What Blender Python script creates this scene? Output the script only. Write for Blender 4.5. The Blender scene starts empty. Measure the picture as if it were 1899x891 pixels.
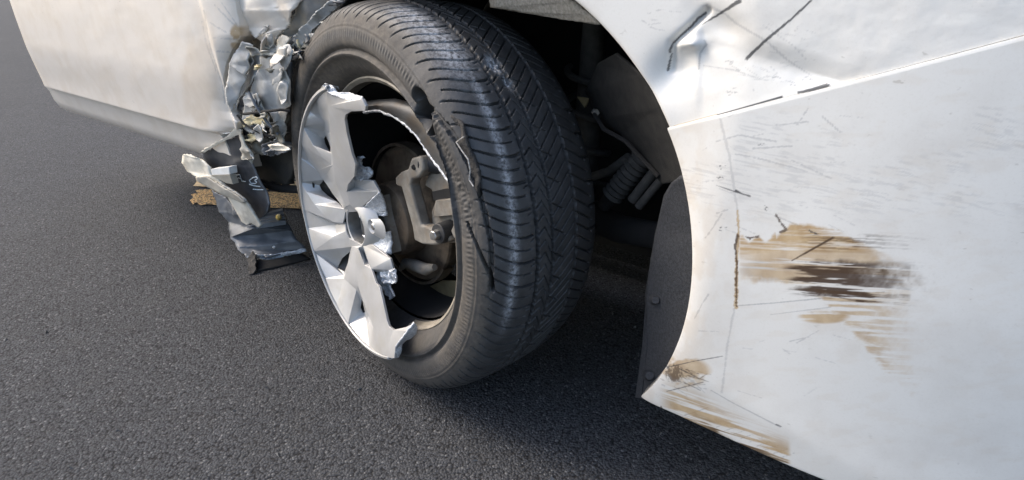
import bpy, bmesh, math, random
import numpy as np
from mathutils import Vector, Matrix, noise as mnoise
from mathutils.geometry import tessellate_polygon
random.seed(4)
rng = np.random.default_rng(4)
scene = bpy.context.scene

# ---------------------------------------------------------------- camera, sky, sun, exposure
PITCH, CAM_H, FPX, ROLL = .4371, .7112, 998.3, .009
cam_data = bpy.data.cameras.new('camera')
cam = bpy.data.objects.new('camera', cam_data)
scene.collection.objects.link(cam)
cam.matrix_world = (Matrix.Translation((0, 0, CAM_H)) @ Matrix.Rotation(math.pi/2 - PITCH, 4, 'X')
                    @ Matrix.Rotation(ROLL, 4, 'Z'))
cam_data.sensor_width = 36
cam_data.lens = 36*FPX/1899
cam_data.clip_start = .02
cam_data.clip_end = 500
scene.camera = cam

SUN_AZ = math.radians(-71)      # compass-like angle from +Y, towards +X
SUN_EL = math.radians(42)
sun_dir = Vector((math.sin(SUN_AZ)*math.cos(SUN_EL), math.cos(SUN_AZ)*math.cos(SUN_EL), math.sin(SUN_EL)))
world = bpy.data.worlds.new('World')
scene.world = world
world.use_nodes = True
wn = world.node_tree.nodes
wl = world.node_tree.links
sky = wn.new('ShaderNodeTexSky')
sky.sky_type = 'NISHITA'
sky.sun_disc = False
sky.sun_elevation = SUN_EL
sky.sun_rotation = SUN_AZ
sky.air_density = 1.0
sky.dust_density = 3.0
sky.ozone_density = .6
wl.new(sky.outputs[0], wn['Background'].inputs[0])
wn['Background'].inputs[1].default_value = .15
sun_data = bpy.data.lights.new('sun', 'SUN')
sun_data.energy = 1.25
sun_data.angle = math.radians(22)
sun_data.color = (1.0, .90, .78)
sun = bpy.data.objects.new('sun', sun_data)
scene.collection.objects.link(sun)
sun.rotation_euler = sun_dir.to_track_quat('Z', 'Y').to_euler()
scene.view_settings.view_transform = 'Standard'
scene.view_settings.look = 'None'
scene.view_settings.exposure = 1.24
scene.view_settings.gamma = 1
scene.view_settings.use_curve_mapping = False

# ---------------------------------------------------------------- measured frames
V = lambda *a: np.array(a, float)
_c, _s = math.cos(PITCH), math.sin(PITCH)
_fw = V(0, _c, -_s); _up = V(0, _s, _c); _rt = V(1, 0, 0)
_rt, _up = _rt*math.cos(ROLL) + _up*math.sin(ROLL), _up*math.cos(ROLL) - _rt*math.sin(ROLL)
EYE = V(0, 0, CAM_H)

def hit(px, py, C, n):
    d = _fw + _rt*(px - 949.5)/FPX - _up*(py - 445.5)/FPX
    return EYE + d*(((C - EYE) @ n)/(d @ n))

def to_px(P):
    d = P - EYE
    z = d @ _fw
    return 949.5 + FPX*(d @ _rt)/z, 445.5 - FPX*(d @ _up)/z

# car frame: a along the car to the right, b outwards, z up; origin under the arch centre
CO = V(-.1, .804, 0)
CA = V(math.cos(.61), -math.sin(.61), 0)
CB = V(-math.sin(.61), -math.cos(.61), 0)
ZZ = V(0, 0, 1)
ARCH_R, ARCH_Z = .396, .361

ray_of0 = lambda px, py: _fw + _rt*(px - 949.5)/FPX - _up*(py - 445.5)/FPX

def car(a, b, z):
    return CO + CA*a + CB*b + ZZ*z

def at(px, py, b=0.):
    """point of the car-side plane at offset b seen at that place of the photograph"""
    return hit(px, py, CO + CB*b, CB)

def ground_at(px, py, z=0.):
    return hit(px, py, V(0, 0, z), ZZ)

def frame(C, yaw, el):
    n = V(-math.sin(yaw)*math.cos(el), -math.cos(yaw)*math.cos(el), math.sin(el))
    e1 = np.cross(ZZ, n); e1 /= np.linalg.norm(e1)
    return C, e1, np.cross(n, e1), n

RIM = frame(V(-.2847, .876, .3228), .8584, .0473)
WHEEL = frame(V(-.1704, .9648, .345), .8256, .0284)

def loc(F, x, y, w):
    return F[0] + F[1]*x + F[2]*y + F[3]*w

def on(F, px, py, w):
    return hit(px, py, F[0] + F[3]*w, F[3])

# ---------------------------------------------------------------- helpers
def smooth(t):
    t = np.clip(t, 0, 1)
    return t*t*(3 - 2*t)

def vnoise(x, y, seed=0):
    x = np.asarray(x, float); y = np.asarray(y, float)
    xi = np.floor(x).astype(np.int64); yi = np.floor(y).astype(np.int64)
    fx = smooth(x - xi); fy = smooth(y - yi)
    def h(i, j):
        v = (i*374761393 + j*668265263 + seed*974711) & 0x7fffffff
        v = ((v ^ (v >> 13))*1274126177) & 0x7fffffff
        return ((v ^ (v >> 16)) & 0xffff)/65535.
    return (h(xi, yi)*(1-fx) + h(xi+1, yi)*fx)*(1-fy) + (h(xi, yi+1)*(1-fx) + h(xi+1, yi+1)*fx)*fy

def fbm(x, y, seed=0, o=4):
    r = 0; a = .5
    for k in range(o):
        r = r + a*vnoise(x*2**k, y*2**k, seed + k*7); a *= .5
    return r

def seg_dist(x, y, pts):
    d = np.full(np.shape(x), 1e9); tt = np.zeros(np.shape(x))
    L = 0; n = len(pts) - 1
    for k in range(n):
        ax, ay = pts[k][:2]; bx, by = pts[k+1][:2]
        ux, uy = bx-ax, by-ay
        t = np.clip(((x-ax)*ux + (y-ay)*uy)/(ux*ux+uy*uy+1e-9), 0, 1)
        q = np.hypot(x-ax-t*ux, y-ay-t*uy)
        m = q < d
        d = np.where(m, q, d); tt = np.where(m, (k+t)/n, tt)
    return d, tt

class Thing:
    def __init__(self, root, org): self.root = root; self.org = org

def thing(name, label, cat, org, group=None):
    o = bpy.data.objects.new(name, None)
    o.empty_display_size = .1
    o.location = org
    scene.collection.objects.link(o)
    o['label'] = label; o['category'] = cat
    if group: o['group'] = group
    return Thing(o, np.array(org, float))

def mk(name, verts, faces, mat, th=None, parent=None, attrs=None, sharp=30, smooth_=True, label=None, kind=None):
    """one mesh object; a child of th.root (or of parent, whose origin is the same point)"""
    verts = np.asarray(verts, float)
    if th is not None: verts = verts - th.org
    me = bpy.data.meshes.new(name)
    if isinstance(faces, np.ndarray):
        nf, k = faces.shape
        me.vertices.add(len(verts)); me.vertices.foreach_set('co', verts.astype(np.float32).ravel())
        me.loops.add(nf*k); me.loops.foreach_set('vertex_index', faces.astype(np.int32).ravel())
        me.polygons.add(nf)
        me.polygons.foreach_set('loop_start', np.arange(0, nf*k, k, dtype=np.int32))
        me.polygons.foreach_set('loop_total', np.full(nf, k, np.int32))
        me.update(calc_edges=True)
    else:
        me.from_pydata([tuple(v) for v in verts], [], [tuple(f) for f in faces])
    me.validate()
    me.materials.append(mat)
    if attrs:
        for k, v in attrs.items():
            at_ = me.attributes.new(k, 'FLOAT', 'POINT')
            at_.data.foreach_set('value', np.asarray(v, np.float32))
    if smooth_:
        me.polygons.foreach_set('use_smooth', np.ones(len(me.polygons), bool))
        me.set_sharp_from_angle(angle=math.radians(sharp))
    o = bpy.data.objects.new(name, me)
    scene.collection.objects.link(o)
    if th is not None: o.parent = parent if parent is not None else th.root
    if label: o['label'] = label
    if kind: o['kind'] = kind
    return o

def solid(o, t, offset=-1):
    m = o.modifiers.new('thickness', 'SOLIDIFY'); m.thickness = t; m.offset = offset
    return o

def bevel(o, w, seg=2, ang=25):
    m = o.modifiers.new('bevel', 'BEVEL'); m.width = w; m.segments = seg
    m.limit_method = 'ANGLE'; m.angle_limit = math.radians(ang); m.harden_normals = False
    return o

def grid_faces(nu, nv, wrap_u=False):
    i = np.arange(nu if wrap_u else nu-1); j = np.arange(nv-1)
    I, J = np.meshgrid(i, j, indexing='ij')
    I2 = (I+1) % nu
    return np.stack([I*nv+J, I2*nv+J, I2*nv+J+1, I*nv+J+1], -1).reshape(-1, 4)

class MB:
    def __init__(s): s.v = []; s.f = []
    def add(s, vs, fs):
        n = len(s.v); s.v += [np.array(v, float) for v in vs]; s.f += [tuple(i+n for i in f) for f in fs]
        return s
    def tube(s, path, rad, n=16, cap=True, squash=None):
        path = [np.array(p, float) for p in path]
        if not hasattr(rad, '__len__'): rad = [rad]*len(path)
        rings = []
        prev = None
        for i, p in enumerate(path):
            t = path[min(i+1, len(path)-1)] - path[max(i-1, 0)]
            t /= np.linalg.norm(t) + 1e-12
            if prev is None:
                r = V(0, 0, 1) if abs(t[2]) < .9 else V(1, 0, 0)
                x = np.cross(t, r)
            else:
                x = prev - t*(prev @ t)
            x /= np.linalg.norm(x); prev = x
            y = np.cross(t, x)
            rings.append([p + rad[i]*(math.cos(q)*x + math.sin(q)*y*(squash or 1)) for q in np.linspace(0, 2*math.pi, n, endpoint=False)])
        vs = [v for r in rings for v in r]; fs = []
        for i in range(len(path)-1):
            for k in range(n):
                k2 = (k+1) % n
                fs.append((i*n+k, i*n+k2, (i+1)*n+k2, (i+1)*n+k))
        if cap:
            fs.append(tuple(range(n))[::-1]); fs.append(tuple((len(path)-1)*n+k for k in range(n)))
        return s.add(vs, fs)
    def lathe(s, F, prof, a0=0, a1=360, n=96, jit=None):
        full = abs(a1-a0) >= 360
        A = np.radians(np.linspace(a0, a1, n, endpoint=not full))
        m = len(prof)
        vs = [loc(F, r*math.cos(q), r*math.sin(q), w) for q in A for r, w in prof]
        fs = []
        for i in range(n if full else n-1):
            for k in range(m-1):
                i2 = (i+1) % n
                fs.append((i*m+k, i2*m+k, i2*m+k+1, i*m+k+1))
        return s.add(vs, fs)
    def prism(s, pts, d):
        """closed prism: polygon of 3-D points pushed along vector d"""
        n = len(pts); pts = [np.array(p, float) for p in pts]
        d = np.array(d, float)
        tri = tessellate_polygon([[Vector(p) for p in pts]])
        vs = pts + [p + d for p in pts]
        fs = [tuple(t) for t in tri] + [tuple(i+n for i in t[::-1]) for t in tri]
        fs += [(i, (i+1) % n, (i+1) % n + n, i+n) for i in range(n)]
        return s.add(vs, fs)
    def box(s, c, x, y, z):
        c, x, y, z = [np.array(q, float) for q in (c, x, y, z)]
        vs = [c + sx*x + sy*y + sz*z for sx in (-1, 1) for sy in (-1, 1) for sz in (-1, 1)]
        return s.add(vs, [(0, 1, 3, 2), (4, 6, 7, 5), (0, 4, 5, 1), (2, 3, 7, 6), (0, 2, 6, 4), (1, 5, 7, 3)])
    def mk(s, name, mat, th=None, parent=None, fix=True, **kw):
        o = mk(name, s.v, s.f, mat, th, parent, **kw)
        if fix:
            bm = bmesh.new(); bm.from_mesh(o.data); bmesh.ops.recalc_face_normals(bm, faces=bm.faces); bm.to_mesh(o.data); bm.free()
        return o

def sheet(name, pts, mat, th, parent=None, thick=.0025, cuts=4, amp=.004, freq=30, ragged=.002, seed=0, label=None, where=at, folds=()):
    """torn sheet: outline given as (px, py, depth) on the car-side planes, refined, buckled and given thickness"""
    if where is at:                        # keep most of the sheet in one plane, so it bends instead of faceting
        q = np.array(pts, float); Aq = np.stack([q[:, 0], q[:, 1], np.ones(len(q))], 1)
        co_ = np.linalg.lstsq(Aq, q[:, 2], rcond=None)[0]; pb = Aq @ co_
        q[:, 2] = pb + .55*(q[:, 2] - pb); pts = [tuple(r) for r in q]
    P = [where(*p) for p in pts]
    flat = [Vector((p[0], p[1], 0)) for p in pts]
    tri = tessellate_polygon([flat])
    bm = bmesh.new()
    vs = [bm.verts.new(Vector(p)) for p in P]
    for t in tri:
        try: bm.faces.new([vs[i] for i in t])
        except ValueError: pass
    bmesh.ops.recalc_face_normals(bm, faces=bm.faces)
    for _ in range(cuts):
        long_ = [e for e in bm.edges if e.calc_length() > .007]
        if long_: bmesh.ops.subdivide_edges(bm, edges=long_, cuts=1, use_grid_fill=True)
        bmesh.ops.triangulate(bm, faces=[f for f in bm.faces if len(f.verts) > 3])
    n0 = Vector(CB)
    for v in bm.verts:
        p = v.co*freq + Vector((seed*7.1, seed*3.3, 1.7))
        d = mnoise.noise(p)*amp*.6 + mnoise.noise(p*2.3)*amp*.22
        d += (abs(mnoise.noise(p*.8 + Vector((5, 2, 1))))*2 - .6)*amp*.75
        co = v.co.copy()
        v.co = co + n0*d
        if v.is_boundary:
            v.co += Vector((mnoise.noise(co*220), mnoise.noise(co*220 + Vector((9, 0, 0))), mnoise.noise(co*220 + Vector((0, 9, 0)))))*ragged
    for f in bm.faces:
        if f.normal.dot(n0) < 0: f.normal_flip()
    verts = [np.array(v.co) for v in bm.verts]
    bm.verts.index_update()
    edge_ = [1. if v.is_boundary else 0. for v in bm.verts]
    faces = [tuple(v.index for v in f.verts) for f in bm.faces]
    bm.free()
    o = mk(name, verts, faces, mat, th, parent, attrs=dict(edge=edge_), sharp=48, label=label)
    return solid(o, thick)

# ---------------------------------------------------------------- materials
def node_mat(name):
    m = bpy.data.materials.new(name); m.use_nodes = True
    nt = m.node_tree
    return m, nt.nodes, nt.links, nt.nodes['Principled BSDF']

def mixc(nodes, links, fac, a, b, mode='MIX'):
    n = nodes.new('ShaderNodeMix'); n.data_type = 'RGBA'; n.blend_type = mode
    for sock, v in ((n.inputs[0], fac), (n.inputs[6], a), (n.inputs[7], b)):
        if hasattr(v, 'links') or hasattr(v, 'is_linked'): links.new(v, sock)
        elif isinstance(v, (int, float)): sock.default_value = v
        else: sock.default_value = (*v, 1)
    return n.outputs[2]

def ntex(nodes, links, scale, detail=4, rough=.55, dist=0, vec=None, lo=None, hi=None):
    n = nodes.new('ShaderNodeTexNoise')
    n.inputs['Scale'].default_value = scale; n.inputs['Detail'].default_value = detail
    n.inputs['Roughness'].default_value = rough; n.inputs['Distortion'].default_value = dist
    if vec is None:
        tc = nodes.new('ShaderNodeTexCoord'); vec = tc.outputs['Object']
    links.new(vec, n.inputs['Vector'])
    out = n.outputs[0]
    if lo is not None: out = remap(nodes, links, out, lo, hi)
    return out

def remap(nodes, links, v, lo, hi, to0=0, to1=1):
    r = nodes.new('ShaderNodeMapRange'); links.new(v, r.inputs[0])
    r.inputs[1].default_value = lo; r.inputs[2].default_value = hi
    r.inputs[3].default_value = to0; r.inputs[4].default_value = to1
    return r.outputs[0]

def attr(nodes, name):
    a = nodes.new('ShaderNodeAttribute'); a.attribute_name = name
    return a.outputs['Fac']

def bump(nodes, links, bsdf, h, strength=.4, dist=.002, chain=None):
    b = nodes.new('ShaderNodeBump'); b.inputs['Strength'].default_value = strength
    b.inputs['Distance'].default_value = dist
    links.new(h, b.inputs['Height'])
    if chain is not None: links.new(chain, b.inputs['Normal'])
    links.new(b.outputs[0], bsdf.inputs['Normal'])
    return b.outputs[0]

def M(name, c1, c2=None, rough=.5, metal=0, scale=30, lo=.35, hi=.65, bscale=0, bstr=.3, bdist=.001, spec=.5, coat=0, c3=None, s3=8, rvar=0, edge=None):
    m, n, l, b = node_mat(name)
    col = None
    if c2 is not None:
        col = mixc(n, l, ntex(n, l, scale, 6, lo=lo, hi=hi), c1, c2)
        if c3 is not None: col = mixc(n, l, ntex(n, l, s3, 5, .65, lo=.48, hi=.66), col, c3)
        if edge is not None: col = mixc(n, l, remap(n, l, attr(n, 'edge'), .25, .8), col, edge)
        l.new(col, b.inputs['Base Color'])
    else:
        b.inputs['Base Color'].default_value = (*c1, 1)
    b.inputs['Roughness'].default_value = rough
    if rvar:
        l.new(ntex(n, l, scale*1.7, 5, lo=.3, hi=.7), (r := n.new('ShaderNodeMapRange')).inputs[0])
        r.inputs[3].default_value = rough - rvar; r.inputs[4].default_value = rough + rvar
        l.new(r.outputs[0], b.inputs['Roughness'])
    b.inputs['Metallic'].default_value = metal
    b.inputs['Specular IOR Level'].default_value = spec
    b.inputs['Coat Weight'].default_value = coat
    b.inputs['Coat Roughness'].default_value = .08
    if bscale: bump(n, l, b, ntex(n, l, bscale, 6, .6), bstr, bdist)
    return m

def paint_mat(name, base, dirt):
    """white car paint; scrapes, stains and bare spots come from attributes painted on the panel"""
    m, n, l, b = node_mat(name)
    col = mixc(n, l, ntex(n, l, 14, 6, .6, lo=.45, hi=.8), base, dirt)
    fine = ntex(n, l, 420, 3, lo=.52, hi=.75)
    col = mixc(n, l, remap(n, l, fine, 0, 1, 0, .10), col, (.42, .38, .30))
    # hairline scratches: noise stretched along two directions
    tc = n.new('ShaderNodeTexCoord')
    for k, (rot, sc) in enumerate((((.3, .2, .5), (5, 150, 150)), ((1.2, .5, .2), (150, 6, 150)))):
        mp = n.new('ShaderNodeMapping'); mp.inputs['Rotation'].default_value = rot; mp.inputs['Scale'].default_value = sc
        l.new(tc.outputs['Object'], mp.inputs['Vector'])
        st = ntex(n, l, 1.0, 2, vec=mp.outputs[0], lo=.70, hi=.76)
        gate = ntex(n, l, 9+3*k, 3, lo=.5, hi=.62)
        mul = n.new('ShaderNodeMath'); mul.operation = 'MULTIPLY'; l.new(st, mul.inputs[0]); l.new(gate, mul.inputs[1])
        col = mixc(n, l, remap(n, l, mul.outputs[0], 0, 1, 0, .45), col, (.36, .34, .30))
    col = mixc(n, l, attr(n, 'scuff'), col, (.40, .40, .40))
    tan = mixc(n, l, ntex(n, l, 60, 4, lo=.35, hi=.65), (.40, .25, .10), (.54, .39, .21))
    col = mixc(n, l, attr(n, 'tan'), col, tan)
    col = mixc(n, l, attr(n, 'brown'), col, (.055, .028, .014))
    col = mixc(n, l, attr(n, 'black'), col, (.035, .037, .042))
    l.new(col, b.inputs['Base Color'])
    b.inputs['Roughness'].default_value = .42
    b.inputs['Coat Weight'].default_value = .55
    b.inputs['Coat Roughness'].default_value = .10
    nb = bump(n, l, b, ntex(n, l, 30, 4), .03, .002)
    bump(n, l, b, ntex(n, l, 900, 3), .05, .0004, nb)
    return m

def rubber_mat():
    m, n, l, b = node_mat('tyre_rubber')
    col = mixc(n, l, ntex(n, l, 40, 5, lo=.35, hi=.7), (.032, .033, .035), (.060, .061, .063))
    dust = n.new('ShaderNodeMath'); dust.operation = 'MULTIPLY'
    l.new(attr(n, 'dust'), dust.inputs[0]); l.new(ntex(n, l, 26, 7, .7, lo=.18, hi=.62), dust.inputs[1])
    dcol = mixc(n, l, ntex(n, l, 120, 4, lo=.35, hi=.7), (.078, .068, .056), (.135, .117, .095))
    col = mixc(n, l, dust.outputs[0], col, dcol)
    sc = n.new('ShaderNodeMath'); sc.operation = 'MULTIPLY'
    l.new(attr(n, 'scuff'), sc.inputs[0]); l.new(ntex(n, l, 170, 6, .75, lo=.38, hi=.60), sc.inputs[1])
    col = mixc(n, l, sc.outputs[0], col, (.48, .49, .51))
    sp = ntex(n, l, 650, 2, lo=.72, hi=.76)
    col = mixc(n, l, sp, col, (.25, .24, .22))
    l.new(col, b.inputs['Base Color'])
    l.new(remap(n, l, attr(n, 'dust'), 0, 1, .50, .85), b.inputs['Roughness'])
    nb = bump(n, l, b, ntex(n, l, 240, 5, .65), .30, .0012)
    bump(n, l, b, ntex(n, l, 900, 3), .3, .0005, nb)
    return m

def asphalt_mat():
    m, n, l, b = node_mat('asphalt')
    tc = n.new('ShaderNodeTexCoord'); vec = tc.outputs['Object']
    vo = n.new('ShaderNodeTexVoronoi'); vo.inputs['Scale'].default_value = 235; l.new(vec, vo.inputs['Vector'])
    vo2 = n.new('ShaderNodeTexVoronoi'); vo2.inputs['Scale'].default_value = 480; l.new(vec, vo2.inputs['Vector'])
    sep = n.new('ShaderNodeSeparateColor'); l.new(vo.outputs['Color'], sep.inputs[0])
    sep2 = n.new('ShaderNodeSeparateColor'); l.new(vo2.outputs['Color'], sep2.inputs[0])
    col = mixc(n, l, sep.outputs[0], (.020, .021, .024), (.064, .067, .073))
    col = mixc(n, l, remap(n, l, sep2.outputs[1], .0, 1, 0, .5), col, (.105, .108, .114))
    col = mixc(n, l, remap(n, l, sep.outputs[2], .955, .985), col, (.135, .137, .14))
    col = mixc(n, l, remap(n, l, sep2.outputs[2], .985, .995), col, (.18, .18, .18))
    pit = remap(n, l, vo.outputs['Distance'], .55, .85)
    col = mixc(n, l, pit, col, (.014, .014, .015))
    big = ntex(n, l, 3.2, 5, .6, vec=vec, lo=.35, hi=.7)
    col = mixc(n, l, remap(n, l, big, 0, 1, 0, .28), col, (.030, .031, .034))
    tint = ntex(n, l, 14, 5, .6, vec=vec, lo=.52, hi=.72)
    col = mixc(n, l, remap(n, l, tint, 0, 1, 0, .25), col, (.060, .058, .055))
    l.new(col, b.inputs['Base Color'])
    b.inputs['Roughness'].default_value = .9
    b.inputs['Specular IOR Level'].default_value = .22
    h = n.new('ShaderNodeMath'); h.operation = 'SUBTRACT'; h.inputs[0].default_value = 1; l.new(vo.outputs['Distance'], h.inputs[1])
    h2 = n.new('ShaderNodeMath'); h2.operation = 'ADD'; l.new(h.outputs[0], h2.inputs[0]); l.new(sep.outputs[1], h2.inputs[1])
    nb = bump(n, l, b, h2.outputs[0], .75, .0035)
    bump(n, l, b, ntex(n, l, 420, 5, .7, vec=vec), .6, .0018, nb)
    return m

paint = paint_mat('white_paint', (.75, .74, .705), (.66, .64, .60))
paint_warm = paint_mat('warm_lit_white_paint', (.80, .735, .655), (.72, .635, .53))  # warm light on the left-hand panels is put into this base colour
rubber = rubber_mat()
asphalt = asphalt_mat()
alloy = M('silver_alloy', (.48, .48, .475), (.43, .425, .415), rough=.40, metal=.30, scale=22, bscale=500, bstr=.05, bdist=.0005, coat=.25, c3=(.43, .42, .395), s3=26, rvar=.05)
fresh = M('fractured_aluminium', (.50, .53, .57), (.80, .83, .87), rough=.45, metal=.6, scale=240, bscale=380, bstr=1.0, bdist=.003)
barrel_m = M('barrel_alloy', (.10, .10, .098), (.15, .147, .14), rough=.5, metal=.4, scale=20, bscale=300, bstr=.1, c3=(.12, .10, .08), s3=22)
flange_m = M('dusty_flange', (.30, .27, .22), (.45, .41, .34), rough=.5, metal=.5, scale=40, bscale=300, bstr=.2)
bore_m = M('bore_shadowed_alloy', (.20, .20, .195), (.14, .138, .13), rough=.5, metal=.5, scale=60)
cast = M('cast_iron', (.15, .138, .12), (.28, .26, .225), rough=.75, metal=.2, scale=35, bscale=420, bstr=.5, bdist=.0015, c3=(.20, .165, .125), s3=28)
rust = M('brown_disc_steel', (.12, .09, .064), (.19, .15, .11), rough=.6, metal=.5, scale=24, bscale=300, bstr=.3, c3=(.05, .04, .032), s3=18)
disc_edge = M('disc_rim_steel', (.12, .095, .07), (.2, .17, .14), rough=.5, metal=.7, scale=60, bscale=200, bstr=.2)
steel = M('bolt_steel', (.52, .52, .51), (.30, .29, .28), rough=.35, metal=.9, scale=90)
black_plastic = M('black_plastic', (.016, .017, .019), (.030, .031, .033), rough=.55, scale=60, bscale=350, bstr=.5, bdist=.001)
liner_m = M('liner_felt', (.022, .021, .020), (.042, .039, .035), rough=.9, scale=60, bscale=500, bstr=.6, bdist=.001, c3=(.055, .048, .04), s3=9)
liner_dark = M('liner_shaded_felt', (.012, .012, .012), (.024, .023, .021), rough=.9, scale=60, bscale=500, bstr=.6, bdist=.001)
guard_m = M('grained_guard', (.018, .020, .024), (.040, .043, .050), rough=.6, scale=300, bscale=700, bstr=.7, bdist=.0012)
lip_m = M('sealed_lip', (.20, .19, .165), (.36, .34, .30), rough=.8, scale=260, bscale=500, bstr=.6)
grey_metal = M('torn_grey_sheet', (.31, .318, .318), (.42, .425, .42), rough=.45, scale=18, lo=.3, hi=.7, bscale=40, bstr=.25, bdist=.003, c3=(.22, .215, .20), s3=20, edge=(.55, .54, .50))
grey_dark = M('bare_dark_sheet', (.14, .14, .138), (.22, .215, .20), rough=.5, scale=24, bscale=60, bstr=.35, bdist=.003, c3=(.27, .23, .17), s3=14, edge=(.42, .40, .34))
grime = M('grimy_olive_sheet', (.085, .082, .068), (.19, .18, .145), rough=.55, scale=26, bscale=70, bstr=.5, bdist=.004, c3=(.24, .235, .21), s3=16)
dark_inner = M('dark_inner_sill', (.035, .033, .030), (.060, .056, .049), rough=.7, scale=18, bscale=120, bstr=.3, c3=(.03, .03, .03), s3=10)
sealer = M('yellow_sealer', (.62, .50, .26), (.72, .66, .48), rough=.6, scale=60, bscale=120, bstr=.4)
slate = M('slate_plastic', (.030, .033, .040), (.052, .056, .064), rough=.42, scale=16, bscale=60, bstr=.2, bdist=.002, c3=(.075, .077, .082), s3=12, edge=(.14, .15, .165))
smoke = M('scuffed_grey_plastic', (.085, .095, .108), (.17, .182, .20), rough=.4, scale=24, bscale=80, bstr=.25, bdist=.003, c3=(.10, .105, .11), s3=12)
cream = M('cream_strip', (.70, .66, .57), (.60, .56, .47), rough=.5, scale=24, bscale=150, bstr=.15, c3=(.42, .39, .33), s3=18)
cream_dark = M('cream_strip_inner', (.30, .275, .23), (.40, .37, .31), rough=.6, scale=50, bscale=200, bstr=.3)
white_clip = M('white_clip_plastic', (.78, .78, .76), (.70, .70, .67), rough=.4, scale=50)
chalk = M('chalk_marking', (.42, .50, .55), (.62, .68, .70), rough=.9, scale=300)
amber = M('amber_clip', (.62, .42, .07), (.72, .56, .20), rough=.35, scale=120)
tan_clip = M('tan_clip', (.32, .25, .13), (.22, .17, .09), rough=.6, scale=80)
void = M('black_and_shade', (.010, .010, .010), (.016, .015, .015), rough=.9, scale=30)  # black parts, and black put in for shade in holes and recesses
ply = M('frayed_rubber', (.022, .021, .020), (.050, .046, .042), rough=.85, scale=120, bscale=260, bstr=.9, bdist=.003)
cord = M('pale_cord', (.24, .23, .21), (.50, .48, .45), rough=.8, scale=300)

# ---------------------------------------------------------------- ground
def plane(name, x0, x1, y0, y1, z, mat, nx=1, ny=1):
    xs = np.linspace(x0, x1, nx+1); ys = np.linspace(y0, y1, ny+1)
    X, Y = np.meshgrid(xs, ys, indexing='ij')
    o = mk(name, np.stack([X.ravel(), Y.ravel(), np.full(X.size, z)], 1), grid_faces(nx+1, ny+1), mat)
    o['kind'] = 'structure'
    return o
plane('asphalt_ground', -150, 150, -150, 150, 0, asphalt, 4, 4)

# sunlit ground under the car, put in as orange and pale coloured strips
m, n, l, b = node_mat('sunlit_orange_patch')
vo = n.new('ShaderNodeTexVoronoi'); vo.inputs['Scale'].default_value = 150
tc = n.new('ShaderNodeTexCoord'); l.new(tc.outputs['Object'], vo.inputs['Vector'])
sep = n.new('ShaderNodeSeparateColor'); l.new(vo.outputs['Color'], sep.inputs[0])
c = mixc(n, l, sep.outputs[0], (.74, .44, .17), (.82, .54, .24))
mottle = ntex(n, l, 34, 8, .8, lo=.44, hi=.60)
mx = n.new('ShaderNodeMath'); mx.operation = 'MULTIPLY_ADD'; l.new(mottle, mx.inputs[0]); l.new(sep.outputs[1], mx.inputs[1]); mx.inputs[2].default_value = 0
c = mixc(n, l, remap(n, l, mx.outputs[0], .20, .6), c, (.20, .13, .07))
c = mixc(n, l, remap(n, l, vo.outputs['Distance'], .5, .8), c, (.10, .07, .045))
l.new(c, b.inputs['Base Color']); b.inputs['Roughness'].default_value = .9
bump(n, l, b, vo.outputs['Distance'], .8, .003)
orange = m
pale = M('sunlit_pale_patch', (.80, .62, .36), (.55, .42, .25), rough=.9, scale=60, bscale=260, bstr=.6, bdist=.002)
def strip_on_ground(name, pts, mat, z):
    P = [ground_at(px, py, z) for px, py in pts]
    o = mk(name, P, [tuple(range(len(P)))], mat); o['kind'] = 'structure'
    if o.data.polygons[0].normal.z < 0: o.data.flip_normals()
strip_on_ground('orange_sunlit_strip', [(352, 372), (358, 379), (364, 376), (372, 381), (384, 379), (440, 384), (530, 386), (640, 390), (640, 362), (530, 357), (440, 354), (380, 351), (362, 353), (366, 358), (354, 361), (359, 366)], orange, .004)
strip_on_ground('pale_sunlit_strip', [(362, 341), (358, 345), (376, 346), (530, 353), (640, 358), (640, 340), (530, 336), (372, 333), (365, 336)], pale, .004)

gm = MB(); g_ = np.random.default_rng(8)
for k in range(420):
    x, y = g_.uniform(-1.3, .5), g_.uniform(.35, 1.7); r_ = abs(g_.normal(0, .0012)) + .0007
    vv = [V(x, y, .0002) + r_*g_.normal(0, 1, 3)*V(1, 1, 0) for _ in range(4)] + [V(x, y, r_*1.3)]
    gm.add(vv, [(0, 1, 4), (1, 2, 4), (2, 3, 4), (3, 0, 4)])
go = gm.mk('loose_grit', M('pale_grit', (.14, .14, .14), (.07, .07, .07), rough=.8, scale=120), smooth_=False, kind='stuff')
# ---------------------------------------------------------------- the car
T = thing('crashed_car', 'white car crashed at the front wheel, torn fender, half of its alloy rim broken away', 'car', CO)

def body_b(a, z):
    b = -np.clip(a - .50, 0, None)**2*.55
    b = b + .010*smooth((z - .2)/.25)*smooth((a - .34)/.08)
    crease = .232 + .05*smooth((a - .40)/.2)*0
    tk = .245 - .25*(np.clip(a, .40, .8) - .455) - z
    b = b - .17*.5*(tk + np.sqrt(tk**2 + .012**2))
    return b

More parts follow.
